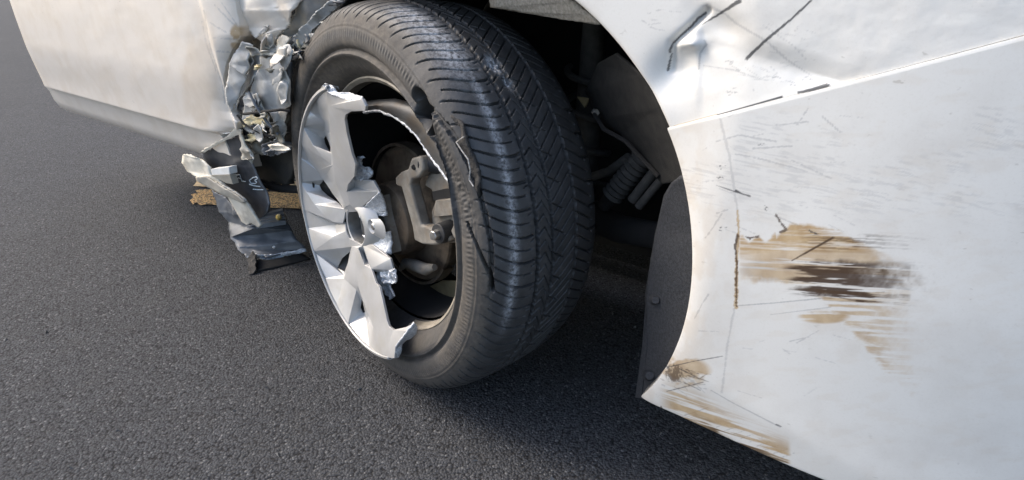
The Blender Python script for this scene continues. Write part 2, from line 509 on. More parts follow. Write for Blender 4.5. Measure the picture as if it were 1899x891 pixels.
def paint_zero(n): return dict(scuff=np.zeros(n), tan=np.zeros(n), brown=np.zeros(n), black=np.zeros(n))
def stroke(at_, key, X, Y, pts, w0, w1=None, amt=1., soft=1.2, jag=0.):
    d, t = seg_dist(X, Y, pts)
    if jag: d = d + jag*(fbm(X*.25, Y*.25, 5) - .5)*2
    w = w0 + ((w1 if w1 is not None else w0) - w0)*t
    at_[key] = np.maximum(at_[key], amt*smooth((w - d)/soft + .5))
def blob(at_, key, X, Y, poly_or_c, rx, ry, amt, seed=1, sx=.01, sy=.2, lo=.35, hi=.6):
    cx, cy = poly_or_c
    e = 1 - np.sqrt(((X-cx)/rx)**2 + ((Y-cy)/ry)**2)
    nz = fbm(X*sx, Y*sy, seed, 5)
    v = amt*smooth((nz + e*.35 - lo)/(hi - lo))*smooth(e*3)
    at_[key] = np.maximum(at_[key], v)

def nicks(at_, key, X, Y, c, rx, ry, n, amt, seed):
    g_ = np.random.default_rng(seed)
    for _ in range(n):
        x0 = c[0] + g_.normal(0, rx*.45); y0 = c[1] + g_.normal(0, ry*.45); L_ = g_.uniform(2, max(rx*.6, 3)); t_ = g_.normal(.25, .35)
        stroke(at_, key, X, Y, [(x0, y0), (x0 + L_*math.cos(t_), y0 + L_*math.sin(t_))], g_.uniform(.4, 1.1), .4, amt, 1.1, 1.2)

# ---- front bumper side (below the seam)
nu, nv = 430, 520
t = np.linspace(0, 1, nu)[:, None]**1.7; v = np.linspace(0, 1, nv)[None, :]
Z0 = .169
seam_z = lambda a: .571 + .41*(a - .344)
a = np.full((nu, nv), .4); 
for _ in range(8):
    z = Z0 + v*(seam_z(a) - .0016 - Z0)
    amin = np.sqrt(np.clip(ARCH_R**2 - (z - ARCH_Z)**2, .01, None))
    a = amin + t*(.98 - amin)
bb = body_b(a, z)
bb = bb - .004*np.exp(-t*60)*1.0           # rolled arch edge
P = CO + a[..., None]*CA + bb[..., None]*CB + z[..., None]*ZZ
# flange turned inwards along the arch and along the bottom
fl = P[:1] - CB*.022 + 0
P = np.concatenate([fl, P], 0); 
bt = P[:, :1] - CB*.03 + ZZ*.004
P = np.concatenate([bt, P], 1)
tp = P[:, -1:] - CB*.008
P = np.concatenate([P, tp], 1)
NU, NV = P.shape[:2]
pf = P.reshape(-1, 3)
X, Y = to_px(pf)
A_ = paint_zero(len(pf))
# cracked crease
cr = [(1338, 222), (1348, 262), (1356, 300), (1362, 345), (1369, 390), (1371, 430), (1367, 480), (1366, 568)]
stroke(A_, 'scuff', X, Y, cr, 2.2, 2.2, .45, 2, 2.5)
stroke(A_, 'tan', X, Y, cr[4:], 1.5, 3.5, .8, 2, 3)
stroke(A_, 'brown', X, Y, [(1369, 436), (1364, 455), (1368, 490), (1366, 520), (1367, 566)], 2.0, 1.2, .85, 1.5, 3)
stroke(A_, 'scuff', X, Y, [(1363, 570), (1350, 640), (1340, 725)], 1.6, 1.6, .45, 2, 2.5)
stroke(A_, 'black', X, Y, [(1330, 343), (1368, 356), (1392, 363)], .5, 1.6, .8, 1, .5)
stroke(A_, 'black', X, Y, [(1366, 353), (1380, 360)], 2.4, .6, .9)
# brown drag marks
rag = 26*(fbm(X*.05, Y*.05, 61, 5) - .5) + 12*(fbm(X*.2, Y*.2, 62, 3) - .5)
ytop = np.where(X < 1440, 437 + 6*np.sin(X*.2), np.where(X < 1470, 437 - (X - 1440)*.9, 410 + (X - 1470)*.12))
ytop = np.where(X > 1545, 419 + (X - 1545)*.5, ytop)
ybot = np.where(X < 1500, 522 + .10*(X - 1374), 535 + (X - 1500)*1.1)
fade = smooth((1730 + rag*4 - X)/150)
env = smooth((X - 1368 - rag*.1)/8)*smooth((Y - ytop - rag*.5)/10)*smooth((ybot + rag - Y)/18)*fade
st = fbm((X + .18*Y)*.006, (Y - .05*X)*.16, 3, 5)
st2 = fbm((X + .18*Y)*.011, (Y - .05*X)*.34, 9, 5)
A_['tan'] = np.maximum(A_['tan'], env*smooth((st - .36)/.16)*.72*smooth((X-1350)/90+.2))
up_ = smooth((490 - Y)/30)
A_['tan'] = np.maximum(A_['tan'], env*up_*smooth((st2*.6 + st*.4 - .25)/.3)*.92)
ev2 = smooth((X - 1448 - 1.2*rag - 14*np.sin(Y*.3))/46)*smooth((Y - 478 - rag*.4)/12)*smooth((552 + rag*.6 - Y + .15*(X-1500))/14)*fade
A_['brown'] = np.maximum(A_['brown'], ev2*smooth((st2 + .17*smooth((X-1465)/40)*smooth((30 - np.abs(Y - 512))/24) - .42)/.10)*.95)
ev3 = smooth((X - 1475 - rag)/50)*smooth((Y - 428)/10)*smooth((470 - Y)/14)*fade
A_['brown'] = np.maximum(A_['brown'], ev3*smooth((st2 - .50)/.08)*.55)
blob(A_, 'scuff', X, Y, (1432, 500), 66, 26, .55, 4, .02, .2, .30, .6)
stroke(A_, 'brown', X, Y, [(1470, 482), (1500, 465), (1545, 440)], 1.0, 2.4, .9, 1.2, .6)
stroke(A_, 'brown', X, Y, [(1440, 398), (1449, 412), (1460, 425), (1448, 430)], 1.4, 1.8, .8, 1.2, 3)
stroke(A_, 'brown', X, Y, [(1385, 438), (1392, 441), (1408, 436)], 1.8, 2.0, .85, 1.2, 3)
stroke(A_, 'scuff', X, Y, [(1440, 400), (1500, 425), (1545, 452)], .9, 1.4, .6, 1.2, 1)
stroke(A_, 'black', X, Y, [(1502, 427), (1516, 433)], 2.0, 1., .8, 1.2, 2)
stroke(A_, 'scuff', X, Y, [(1362, 566), (1440, 560), (1541, 550), (1640, 540)], .8, 1.2, .8, 1.1, .6)
stroke(A_, 'scuff', X, Y, [(1430, 582), (1541, 568)], .6, 1., .6, 1.1, .6)
blob(A_, 'tan', X, Y, (1530, 585), 55, 16, .8, 6, .008, .2, .35, .6)
# light scratches above
for pts in ([(1365, 285), (1420, 296), (1500, 318)], [(1330, 262), (1372, 250), (1440, 262)], [(1398, 275), (1470, 270)], [(1310, 440), (1325, 420), (1340, 395)],
            [(1440, 232), (1500, 225)], [(1525, 215), (1560, 245)], [(1290, 590), (1305, 560), (1315, 545)], [(1500, 200), (1480, 230)], [(1330, 395), (1350, 388)], [(1455, 290), (1541, 330)]):
    stroke(A_, 'scuff', X, Y, pts, .9, 1.3, .55, 1.2, 2.2)
for c_ in ((1338, 326), (1340, 424), (1424, 384), (1340, 310), (1410, 268)):
    nicks(A_, 'black', X, Y, c_, 8, 6, 3, .75, int(c_[0]))
hz = smooth((fbm((X + .3*Y)*.035, (Y - .2*X)*.30, 21, 5) - .50)/.14)*smooth((fbm(X*.012, Y*.012, 77) - .42)/.15)*smooth((Y-180)/30)*smooth((430-Y)/60)*.30
A_['scuff'] = np.maximum(A_['scuff'], hz)
ad = np.hypot((pf - CO) @ CA, pf[:, 2] - ARCH_Z) - ARCH_R
film = smooth((.07 - ad)/.07)*(.10 + .28*smooth((fbm(X*.05, Y*.03, 90, 5) - .4)/.25))
A_['tan'] = np.maximum(A_['tan'], film*.62)
A_['tan'] = np.maximum(A_['tan'], .07*smooth((fbm(X*.02 + Y*.01, Y*.06, 93, 5) - .50)/.2))
for k in range(46):
    g2 = np.random.default_rng(300 + k); x0 = g2.uniform(1290, 1560); y0 = g2.uniform(200, 460) if k < 34 else g2.uniform(560, 740)
    L_ = g2.uniform(8, 46); sl = g2.normal(.12, .35)
    stroke(A_, 'scuff', X, Y, [(x0, y0), (x0 + L_, y0 + L_*sl)], g2.uniform(.35, 1.), .3, g2.uniform(.2, .55), 1.2, 2.)
# lower corner stains
blob(A_, 'tan', X, Y, (1268, 688), 60, 34, .75, 8, .03, .05, .40, .62)
blob(A_, 'brown', X, Y, (1252, 690), 20, 20, .7, 12, .35, .2, .46, .66)
nicks(A_, 'brown', X, Y, (1262, 692), 40, 22, 16, .6, 44)
nicks(A_, 'scuff', X, Y, (1280, 705), 60, 30, 18, .6, 45)
stroke(A_, 'black', X, Y, [(1240, 680), (1290, 668), (1341, 659)], .8, .7, .75, 1.1, .6)
stroke(A_, 'black', X, Y, [(1262, 682), (1297, 700)], .7, .7, .7, 1.1, .8)
stroke(A_, 'black', X, Y, [(1238, 724), (1270, 716), (1305, 707)], .7, .7, .65, 1.1, .8)
stroke(A_, 'black', X, Y, [(1268, 706), (1300, 722)], .7, .6, .6, 1.1, .8)
stroke(A_, 'scuff', X, Y, [(1272, 768), (1315, 754)], 1., .8, .8, 1.1, .8)
dl, tl = seg_dist(X, Y, [(1225, 750), (1270, 765), (1330, 800), (1400, 835), (1465, 868)])
band = smooth((60 - dl)/40)*smooth((1470 - X)/10)*smooth((X - 1215)/40)
sk = fbm((X*.94 + Y*.35)*.012, (Y*.94 - X*.30)*.22, 17, 5)
A_['tan'] = np.maximum(A_['tan'], band*smooth((sk - .32)/.24)*.85)
A_['brown'] = np.maximum(A_['brown'], smooth((19 - dl)/15)*smooth((1465 - X)/6)*smooth((X-1270)/60)*smooth((sk - .40)/.12)*.75)
for k in range(9):
    x0 = 1330 + k*15; y0 = 790 + k*7
    stroke(A_, 'scuff', X, Y, [(x0, y0), (x0 + 26, y0 - 9)], .7, .4, .6, 1.1, .8)
stroke(A_, 'scuff', X, Y, [(1320, 722), (1360, 745), (1448, 790)], .7, 1., .7, 1.1, .6)
stroke(A_, 'black', X, Y, [(1440, 785), (1450, 789)], 1.4, .8, .7)
stroke(A_, 'brown', X, Y, [(1227, 752), (1234, 766)], 1., 1.4, .8, 1.2, 1)
bumper = mk('bumper', pf, grid_faces(NU, NV), paint, T, attrs=A_, sharp=40, label='white bumper side with brown drag marks and scratches')
solid(bumper, .0025, 1)

fz = np.linspace(.17, .72, 24); fb = np.linspace(0, 1, 30)
rows = [[CO + CA*(.98 + .10*math.sin(min(t_*3, 1)*math.pi/2)) + CB*(-.127 - 1.3*t_) + ZZ*z_ for z_ in fz] for t_ in fb]
fo_ = mk('bumper_front_blocker', np.array(rows).reshape(-1, 3), grid_faces(30, 24), paint, T, attrs=paint_zero(720)); solid(fo_, .003)  # added round the unseen nose to close off light from the front

# ---- fender above the seam, dented and gouged
nu, nv = 470, 420
S = np.linspace(0, 1, nu)[:, None]**1.3; R_ = np.linspace(0, 1, nv)[None, :]
th0 = math.atan2(.571 - ARCH_Z, .344); th1 = math.radians(112)
Th = th0 + (th1 - th0)*S
A0 = np.cos(Th)*ARCH_R; Zr0 = ARCH_Z + np.sin(Th)*ARCH_R
e_a = np.where(S < .3, .98, .98 - (S - .3)/.7*1.20); e_z = np.where(S < .3, seam_z(.98) + (S/.3)*(1.0 - seam_z(.98)), 1.0)
a = A0 + (e_a - A0)*R_**1.3; z = Zr0 + (e_z - Zr0)*R_**1.3
z = z + .0016*(1 - S)**6
P0 = CO + a[..., None]*CA + body_b(a, z)[..., None]*CB + z[..., None]*ZZ
X, Y = to_px(P0)
bb = body_b(a, z) - .12*np.clip(z - .86, 0, None)**1.5*6*0
g = lambda cx, cy, sx, sy, rot=0: np.exp(-((((X-cx)*math.cos(rot)+(Y-cy)*math.sin(rot))/sx)**2 + ((-(X-cx)*math.sin(rot)+(Y-cy)*math.cos(rot))/sy)**2))
dent = -.010*g(1258, 122, 34, 36) - .006*g(1230, 150, 30, 36) + .008*g(1281, 82, 22, 11, -.1) - .006*g(1340, 50, 50, 24, .5)
# plane tilted to the sky between the fold and the seam
topl = 74 + (X - 1300)*.30; seam_ = 231 - (X - 1270)*.28
tl = np.clip((Y - topl)/np.maximum(seam_ - topl, 12), 0, 1)
fac_ = smooth((X - 1288)/18)*smooth((1660 - X)/200)
dent = dent + fac_*(-.0055*(1 - tl)*smooth((Y - topl + 44)/60) )
dl, tl2 = seg_dist(X, Y, [(1310, 20), (1281, 50), (1246, 82), (1239, 130)])
dent = dent - .007*np.exp(-(dl/7)**2)
dent = dent + .0012*(fbm(X*.02, Y*.02, 31) - .5)*smooth((X - 1200)/60)*smooth((230 - Y)/60)
bb = bb + dent - .004*np.exp(-R_*90)
P = CO + a[..., None]*CA + bb[..., None]*CB + z[..., None]*ZZ
P = np.concatenate([P[:, :1] - CB*.024, P], 1)
P = np.concatenate([P[:1] - CB*.008, P], 0)
NU, NV = P.shape[:2]; pf = P.reshape(-1, 3)
X, Y = to_px(pf)
A_ = paint_zero(len(pf))
stroke(A_, 'black', X, Y, [(1310, 24), (1296, 33), (1281, 50), (1262, 67), (1246, 83), (1242, 97)], 2.0, 1.8, .9, 1.3, 1)
stroke(A_, 'scuff', X, Y, [(1305, 30), (1290, 44), (1278, 56)], 5, 2, .9, 2)
stroke(A_, 'black', X, Y, [(1246, 100), (1242, 115), (1239, 130)], .9, 2.2, .9, 1.3, 1)
stroke(A_, 'black', X, Y, [(1372, 2), (1350, 16), (1325, 32), (1294, 50)], 3.8, .7, .88, 1.3, .8)
stroke(A_, 'black', X, Y, [(1506, 0), (1466, 37), (1419, 76), (1394, 100), (1385, 109)], 1.7, 3.2, .88, 1.3, .8)
stroke(A_, 'scuff', X, Y, [(1310, 10), (1345, 26), (1365, 44), (1422, 77), (1459, 111), (1503, 140)], 2.4, 1.2, .55, 2.4, 1.5)
stroke(A_, 'scuff', X, Y, [(1415, 47), (1470, 84), (1498, 114)], .8, .8, .45, 1.4, 1.)
stroke(A_, 'scuff', X, Y, [(1305, 122), (1360, 130), (1420, 150)], .8, .8, .6, 1.2, 1.)
stroke(A_, 'scuff', X, Y, [(1307, 76), (1310, 83), (1298, 100), (1296, 128)], 1.6, 1.6, .75, 1.4, 1.5)
for c_, rx, ry in (((1364, 126), 14, 9), ((1352, 112), 16, 5), ((1438, 144), 11, 6), ((1462, 158), 14, 6), ((1355, 173), 13, 8), ((1495, 146), 12, 4)):
    nicks(A_, 'scuff', X, Y, c_, rx, ry, 6, .8, int(c_[0]))
nicks(A_, 'scuff', X, Y, (1205, 40), 40, 16, 10, .5, 3)
nicks(A_, 'scuff', X, Y, (1420, 140), 70, 30, 16, .45, 5)
nicks(A_, 'scuff', X, Y, (1450, 60), 60, 40, 10, .35, 6)
A_['black'][:] = np.maximum(A_['black'], 0)
sd, stt = seg_dist(X, Y, [(1330, 214), (1450, 181)])
stroke(A_, 'black', X, Y, [(1330, 213.5), (1400, 194), (1450, 180)], .8, 2.0, .95, 1.2)
stroke(A_, 'black', X, Y, [(1480, 172), (1508, 166), (1534, 159)], 2.2, 4.2, .85, 1.2, 1)
stroke(A_, 'tan', X, Y, [(1250, 234), (1330, 212)], .9, .7, .6, 1.2)
fender = mk('fender', pf, grid_faces(NU, NV), paint, T, attrs=A_, sharp=40, label='white fender with a dent, a split and long black gouges')
solid(fender, .0025, 1)

# ---- inner lip of the arch and the liner
lipmb = []
A = np.radians(np.linspace(44, 112, 60)); 
rows = []
for q in A:
    k = smooth((math.degrees(q) - 46)/22)
    rr = ARCH_R - .001
    rows.append([car((rr - d_*k)*math.cos(q), -.024 - e_*(.25 + .75*k), ARCH_Z + (rr - d_*k)*math.sin(q)) for d_, e_ in ((0, 0), (.007, .008), (.015, .022), (.021, .045), (.012, .055))])
lip = mk('arch_lip', np.array(rows).reshape(-1, 3), grid_faces(len(rows), 5), lip_m, T)
solid(lip, .002)

sheet('sagging_liner_edge', [(905, -30, -.07), (909, 14, -.07), (955, 22, -.065), (1001, 30, -.058), (1050, 38, -.046), (1085, 43, -.036), (1112, 47, -.028), (1092, 28, -.028), (1058, 2, -.030), (1030, -30, -.034)],
      lip_m, T, amp=.0015, freq=20, cuts=3, thick=.006, ragged=.0008, seed=81)
nA, nB = 90, 22
A = np.radians(np.linspace(-28, 205, nA)); Bd = np.linspace(0, 1, nB)
rows = np.zeros((nA, nB, 3))
for i, q in enumerate(A):
    for j, tt_ in enumerate(Bd):
        bdep = -.030 - .50*tt_
        rr = ARCH_R + .012 + .035*math.sin(min(tt_*4, 1)*math.pi/2) + .004*math.sin(q*9)*(tt_ > .1)
        if tt_ > .35: rr += .015
        rows[i, j] = car(rr*math.cos(q), bdep, max(ARCH_Z + rr*math.sin(q), .15))
liner = mk('wheel_arch_liner', rows.reshape(-1, 3), grid_faces(nA, nB), liner_m, T, sharp=35)
solid(liner, .003, 1)
# back of the arch: inner wing closing it off
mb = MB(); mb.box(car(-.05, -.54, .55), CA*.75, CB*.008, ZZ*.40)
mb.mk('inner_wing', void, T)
mb = MB(); mb.box(car(.0, -.30, 1.0), CA*.95, CB*.28, ZZ*.006)
mb.mk('hood', paint_warm, T)
# step of the liner seen in front of the wheel
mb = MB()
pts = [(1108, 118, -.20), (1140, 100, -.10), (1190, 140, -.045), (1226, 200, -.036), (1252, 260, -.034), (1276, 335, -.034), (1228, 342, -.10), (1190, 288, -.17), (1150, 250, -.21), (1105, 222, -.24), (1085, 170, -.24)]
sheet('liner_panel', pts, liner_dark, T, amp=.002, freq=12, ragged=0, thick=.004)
# suspension parts glimpsed past the tyre
def tb(name, mat, p, r, n=20, th=T, parent=None):
    mb = MB(); mb.tube(p, r, n); return mb.mk(name, mat, th, parent)
boot_m = M('shaded_rubber_boot', (.045, .043, .040), (.075, .071, .065), rough=.8, scale=60, bscale=300, bstr=.4)
d0, d1 = at(1136, 362, -.22), at(1205, 278, -.22)
pth = [d0 + (d1 - d0)*t_ for t_ in np.linspace(0, 1, 41)]
o = tb('damper_boot', boot_m, pth, [.0175 + .0028*math.cos(k*math.pi/2) for k in range(41)])
c0 = at(1085, 300, -.34); sp_ = []
for k in range(120):
    q_ = k/119*2*math.pi*4.5
    sp_.append(c0 + CA*(.045*math.cos(q_)) + CB*(.045*math.sin(q_)) + ZZ*(-.10 + .28*k/119))
tb('coil_spring', boot_m, sp_, .0065, 8)
tb('strut', boot_m, [c0 - ZZ*.16, c0 + ZZ*.05, c0 + ZZ*.3], [.03, .026, .02])
tb('tie_rod', boot_m, [at(1092, 330, -.26), at(1130, 318, -.24), at(1166, 292, -.22)], .008)
tb('cable', void, [at(1102, 212, -.19), at(1120, 240, -.17), at(1160, 262, -.15), at(1186, 290, -.14), at(1222, 328, -.11)], .0035, 8)
o = tb('damper', void, [at(1120, 382, -.23), at(1137, 361, -.22)], [.012, .013])
tb('brake_hose', boot_m, [at(1172, 372, -.20), at(1214, 318, -.20)], .0085)
tb('brake_hose', boot_m, [at(1184, 384, -.19), at(1226, 334, -.19)], .007)
tb('liner_bolt', cast, [at(1103, 208, -.20), at(1105, 210, -.19)], .006, 6)
mb = MB(); mb.prism([at(1070, 180, -.24), at(1092, 183, -.24), at(1084, 200, -.24)], -CB*.006); mb.mk('clip', tan_clip, T)
tb('lower_arm', void, [at(1090, 395, -.30), at(1150, 425, -.26), at(1235, 440, -.20)], [.030, .026, .022])
# grained guard behind the bumper corner
pts = [(1262, 326, -.030), (1244, 340, -.040), (1231, 362, -.050), (1222, 400, -.058), (1213, 440, -.062), (1203, 500, -.064), (1196, 545, -.064), (1197, 590, -.062),
       (1191, 650, -.060), (1184, 700, -.058), (1178, 737, -.056), (1196, 742, -.040), (1245, 690, -.030), (1276, 610, -.028), (1294, 520, -.028), (1296, 430, -.028), (1286, 350, -.028)]
guard = sheet('mud_guard', pts, guard_m, T, amp=.0015, freq=14, ragged=.0004, thick=.004)
tb('guard_rivet', guard_m, [at(1202, 696, -.052), at(1205, 697, -.040)], [.009, .006], 14, T, guard)
tb('guard_rivet', guard_m, [at(1213, 556, -.056), at(1216, 557, -.046)], [.008, .005], 14, T, guard)
mb = MB(); mb.prism([at(1178, 738, -.056), at(1191, 640, -.060), at(1197, 560, -.064), at(1201, 560, -.062), at(1200, 640, -.055), at(1190, 738, -.05)], -CB*.02)
mb.mk('guard_rib', guard_m, T, guard)

# ---- door and sill at the left
dp = [(-900, 5), (428, -60), (436, 0), (444, 40), (447, 66), (432, 92), (424, 112), (418, 150), (418, 188), (425, 210), (437, 227), (434, 239), (417, 247), (396, 247.5)]
nu, nv = 300, 300
right = [(.60, 1.0), (-.585, .72), (-.592, .66), (-.602, .61), (-.622, .575), (-.632, .53), (-.627, .49), (-.615, .46), (-.607, .44), (-.612, .428), (-.63, .418), (-.66, .412)]
R2 = []
for (px, py) in dp[1:]:
    q = at(px, py, 0) - CO; R2.append((q @ CA, q[2]))
R2 = np.array(R2)                      # right-hand outline of the door in (a, z), from top to bottom
zz_ = np.linspace(1.0, .409, nv)
order = np.argsort(R2[:, 1])
ra = np.interp(zz_, R2[order, 1], R2[order, 0])
ra[zz_ > R2[:, 1].max()] = R2[0, 0]
tt_ = np.linspace(0, 1, nu)**2.8
a = ra[None, :] + tt_[:, None]*(-1.75 - ra[None, :]); z = np.repeat(zz_[None, :], nu, 0)
bb = .012*smooth((z - .40)/.15) - .012*np.exp(-tt_*60)[:, None] + .0*a
P = CO + a[..., None]*CA + bb[..., None]*CB + z[..., None]*ZZ
X, Y = to_px(P)
bb = bb + .006*np.tanh((X - (372 + .28*Y))/5)*np.exp(-((X - (372 + .28*Y))/30)**2) + .0015*(fbm(X*.02, Y*.02, 41) - .5)
P = CO + a[..., None]*CA + bb[..., None]*CB + z[..., None]*ZZ
P = np.concatenate([P[:1] - CB*.03, P], 0); P = np.concatenate([P, P[:, -1:] - CB*.03], 1)
pf = P.reshape(-1, 3); X, Y = to_px(pf); A_ = paint_zero(len(pf))
for pts in ([(380, 20), (392, 90), (412, 150), (418, 190)], [(376, 40), (384, 80), (402, 130)], [(412, 5), (430, 30), (446, 55)], [(400, 10), (425, 36), (440, 50)], [(398, 70), (440, 72)], [(404, 95), (430, 96)], [(388, 40), (420, 60)]):
    stroke(A_, 'scuff', X, Y, pts, .7, 1.1, .5, 1.2, 2)
blob(A_, 'tan', X, Y, (440, 70), 16, 30, .8, 2, .08, .08, .38, .6)
blob(A_, 'tan', X, Y, (374, 150), 40, 160, .22, 5, .05, .02, .35, .7)
door = mk('door', pf, grid_faces(P.shape[0], P.shape[1]), paint_warm, T, attrs=A_, sharp=40)
solid(door, .002, 1)

mb = MB()
a0 = (at(428, 262, -.03) - CO) @ CA
prof = [(-.012, .402), (-.020, .385), (-.024, .355), (-.034, .33), (-.05, .315), (-.10, .305), (-.10, .402)]
n_ = len(prof); xs = list(np.linspace(a0, -1.8, 30))
vs = []
for i, x in enumerate(xs):
    for b_, z_ in prof:
        vs.append(car(x + (.012*math.sin(z_*140) if i == 0 else 0), b_, z_))
fs = [(i*n_+k, (i+1)*n_+k, (i+1)*n_+(k+1) % n_, i*n_+(k+1) % n_) for i in range(len(xs)-1) for k in range(n_)]
fs += [tuple(range(n_)), tuple((len(xs)-1)*n_+k for k in range(n_))[::-1]]
mb.add(vs, fs); A_ = paint_zero(len(vs))
sill = mb.mk('rocker_panel', paint_warm, T, attrs=A_)
# floor of the cabin
mb = MB(); mb.box(car(-1.25, -.75, .33), CA*.75, CB*.64, ZZ*.02); mb.mk('underbody', dark_inner, T)

mb = MB(); mb.box(car(.62, -.62, .30), CA*.30, CB*.50, ZZ*.09); mb.box(car(.80, -.30, .32), CA*.12, CB*.14, ZZ*.12); mb.mk('undertray_blocker', void, T)  # boxes added under the nose to keep skylight off the ground
mb = MB(); mb.box(car(.1, -.66, .20), CA*.85, CB*.03, ZZ*.105); mb.mk('low_light_blocker', void, T)  # added beam that stops low light coming through under the car
mb = MB(); mb.box(car(.05, -.95, .19), CA*.62, CB*.24, ZZ*.15); mb.mk('lit_gap_cover', void, T)  # added dark box hiding the lit ground behind the beam
mb = MB(); mb.box(car(-.3, -1.62, .5), CA*1.5, CB*.03, ZZ*.32); mb.mk('far_side_panel', paint_warm, T)
# ---- crumpled rear half of the fender
CS = 'crumpled_sheet'
sheet(CS, [(428, -40, -.005), (590, -40, -.03), (556, 4, -.030), (545, 20, -.024), (530, 52, -.030), (512, 78, -.036), (490, 88, -.03), (470, 70, -.012), (455, 52, -.02), (440, 72, -.002), (430, 60, .004), (432, 20, .002)], paint_warm, T, amp=.010, freq=16, cuts=4, seed=1, ragged=.003, label='buckled white part of the fender')
sheet(CS, [(552, -6, -.028), (652, -6, -.050), (618, 22, -.050), (590, 50, -.048), (566, 84, -.046), (553, 98, -.045), (536, 100, -.035), (528, 84, -.032), (514, 76, -.04), (526, 58, -.03), (540, 28, -.028)], grey_dark, T, amp=.010, freq=20, cuts=4, seed=2, ragged=.003)
sheet(CS, [(640, 0, -.052), (604, 32, -.044), (578, 56, -.040), (560, 88, -.036), (548, 92, -.040), (540, 74, -.036), (560, 50, -.034), (585, 26, -.034), (610, 2, -.040)], grey_metal, T, amp=.005, freq=26, cuts=4, seed=12, ragged=.003)
sheet(CS, [(452, 60, -.036), (466, 44, -.044), (492, 62, -.052), (498, 76, -.05), (484, 92, -.05), (464, 80, -.046), (452, 74, -.04)], grime, T, amp=.010, freq=50, cuts=4, seed=3, ragged=.004)
sheet(CS, [(446, 78, .004), (466, 84, -.004), (464, 96, -.006), (458, 112, .004), (462, 124, .000), (452, 140, .010), (456, 146, .002), (446, 168, .002), (428, 208, .004), (420, 196, .012), (417, 165, .012), (423, 118, .008), (434, 94, .004)], grey_metal, T, amp=.005, freq=22, cuts=4, seed=4, ragged=.0015)
sheet(CS, [(470, 98, -.022), (494, 88, -.026), (486, 112, -.012), (476, 138, -.008), (462, 158, -.010), (446, 176, -.012), (436, 206, -.016), (430, 210, -.02), (440, 172, -.022), (456, 142, -.026), (462, 118, -.026)], grey_metal, T, amp=.006, freq=30, cuts=4, seed=5, ragged=.003)
sheet(CS, [(484, 106, -.012), (496, 90, -.024), (512, 84, -.026), (518, 100, -.018), (514, 112, -.006), (524, 130, .002), (534, 150, -.004), (536, 196, -.018), (524, 204, -.020), (500, 207, -.014), (480, 206, -.010), (468, 190, -.008), (462, 166, -.012), (472, 148, -.014), (482, 128, -.004)], grey_metal, T, amp=.007, freq=18, cuts=4, seed=6, ragged=.002, label='largest torn grey sheet of the fender')
sheet(CS, [(512, 98, -.020), (532, 84, -.024), (548, 82, -.036), (556, 96, -.05), (544, 130, -.05), (538, 150, -.04), (530, 128, -.028), (518, 112, -.018)], grey_dark, T, amp=.010, freq=34, cuts=4, seed=7, ragged=.004)
sheet(CS, [(512, 74, -.018), (522, 66, -.020), (538, 68, -.022), (530, 82, -.016), (520, 94, -.012), (513, 96, -.014), (511, 84, -.016)], cream, T, amp=.006, freq=40, cuts=3, seed=8, ragged=.003)
sheet(CS, [(530, 122, -.016), (538, 116, -.026), (540, 160, -.034), (537, 198, -.034), (532, 186, -.020), (533, 150, -.010)], smoke, T, amp=.004, freq=40, cuts=3, seed=9, ragged=.002)
sheet(CS, [(458, 168, -.012), (468, 176, -.006), (478, 202, -.010), (476, 210, -.014), (452, 214, -.016), (440, 208, -.020), (444, 186, -.018)], slate, T, amp=.008, freq=40, cuts=4, seed=10, ragged=.003)
sheet(CS, [(438, 214, -.020), (470, 212, -.024), (498, 210, -.03), (520, 208, -.03), (530, 214, -.04), (528, 250, -.05), (520, 266, -.05), (504, 262, -.044), (494, 240, -.036), (478, 226, -.03), (452, 238, -.028), (436, 230, -.024)], grime, T, amp=.016, freq=34, cuts=4, seed=11, ragged=.005)
sheet(CS, [(446, 226, -.012), (468, 214, -.012), (492, 222, -.012), (490, 232, -.010), (470, 230, -.006), (450, 236, -.010)], sealer, T, amp=.006, freq=44, cuts=3, seed=13, ragged=.003)
sheet(CS, [(500, 208, -.010), (518, 206, -.016), (530, 240, -.026), (528, 264, -.030), (514, 270, -.026), (506, 262, -.020), (516, 252, -.016), (512, 236, -.010)], grey_metal, T, amp=.008, freq=40, cuts=4, seed=14, ragged=.003)
sheet(CS, [(446, 236, -.02), (484, 232, -.02), (498, 242, -.03), (494, 252, -.03), (470, 250, -.03), (452, 250, -.024)], void, T, amp=.006, freq=50, cuts=3, seed=15, ragged=.004)
sheet(CS, [(482, 274, -.030), (500, 264, -.026), (528, 262, -.034), (546, 270, -.05), (530, 282, -.04), (508, 288, -.032), (490, 286, -.03)], smoke, T, amp=.010, freq=40, cuts=4, seed=16, ragged=.004)
sheet(CS, [(456, 250, -.03), (490, 252, -.034), (506, 264, -.034), (484, 276, -.034), (486, 290, -.04), (462, 284, -.034)], grime, T, amp=.012, freq=44, cuts=4, seed=17, ragged=.004)
sheet('inner_panel', [(420, 190, -.09), (440, 20, -.09), (640, -30, -.10), (600, 60, -.10), (566, 130, -.10), (552, 230, -.10), (552, 300, -.10), (530, 344, -.10), (484, 336, -.10), (462, 322, -.10), (440, 300, -.09), (430, 250, -.09)], dark_inner, T, amp=.006, freq=20, cuts=4, seed=18, ragged=.002, thick=.02)
mb = MB(); mb.tube([at(478, 338, -.085), at(520, 350, -.095), at(560, 352, -.11)], .010, 12); mb.mk('sill_edge', void, T)
g_ = np.random.default_rng(77)
lay_m = [grey_metal, paint_warm, grey_metal, grey_dark, grime, grey_metal]
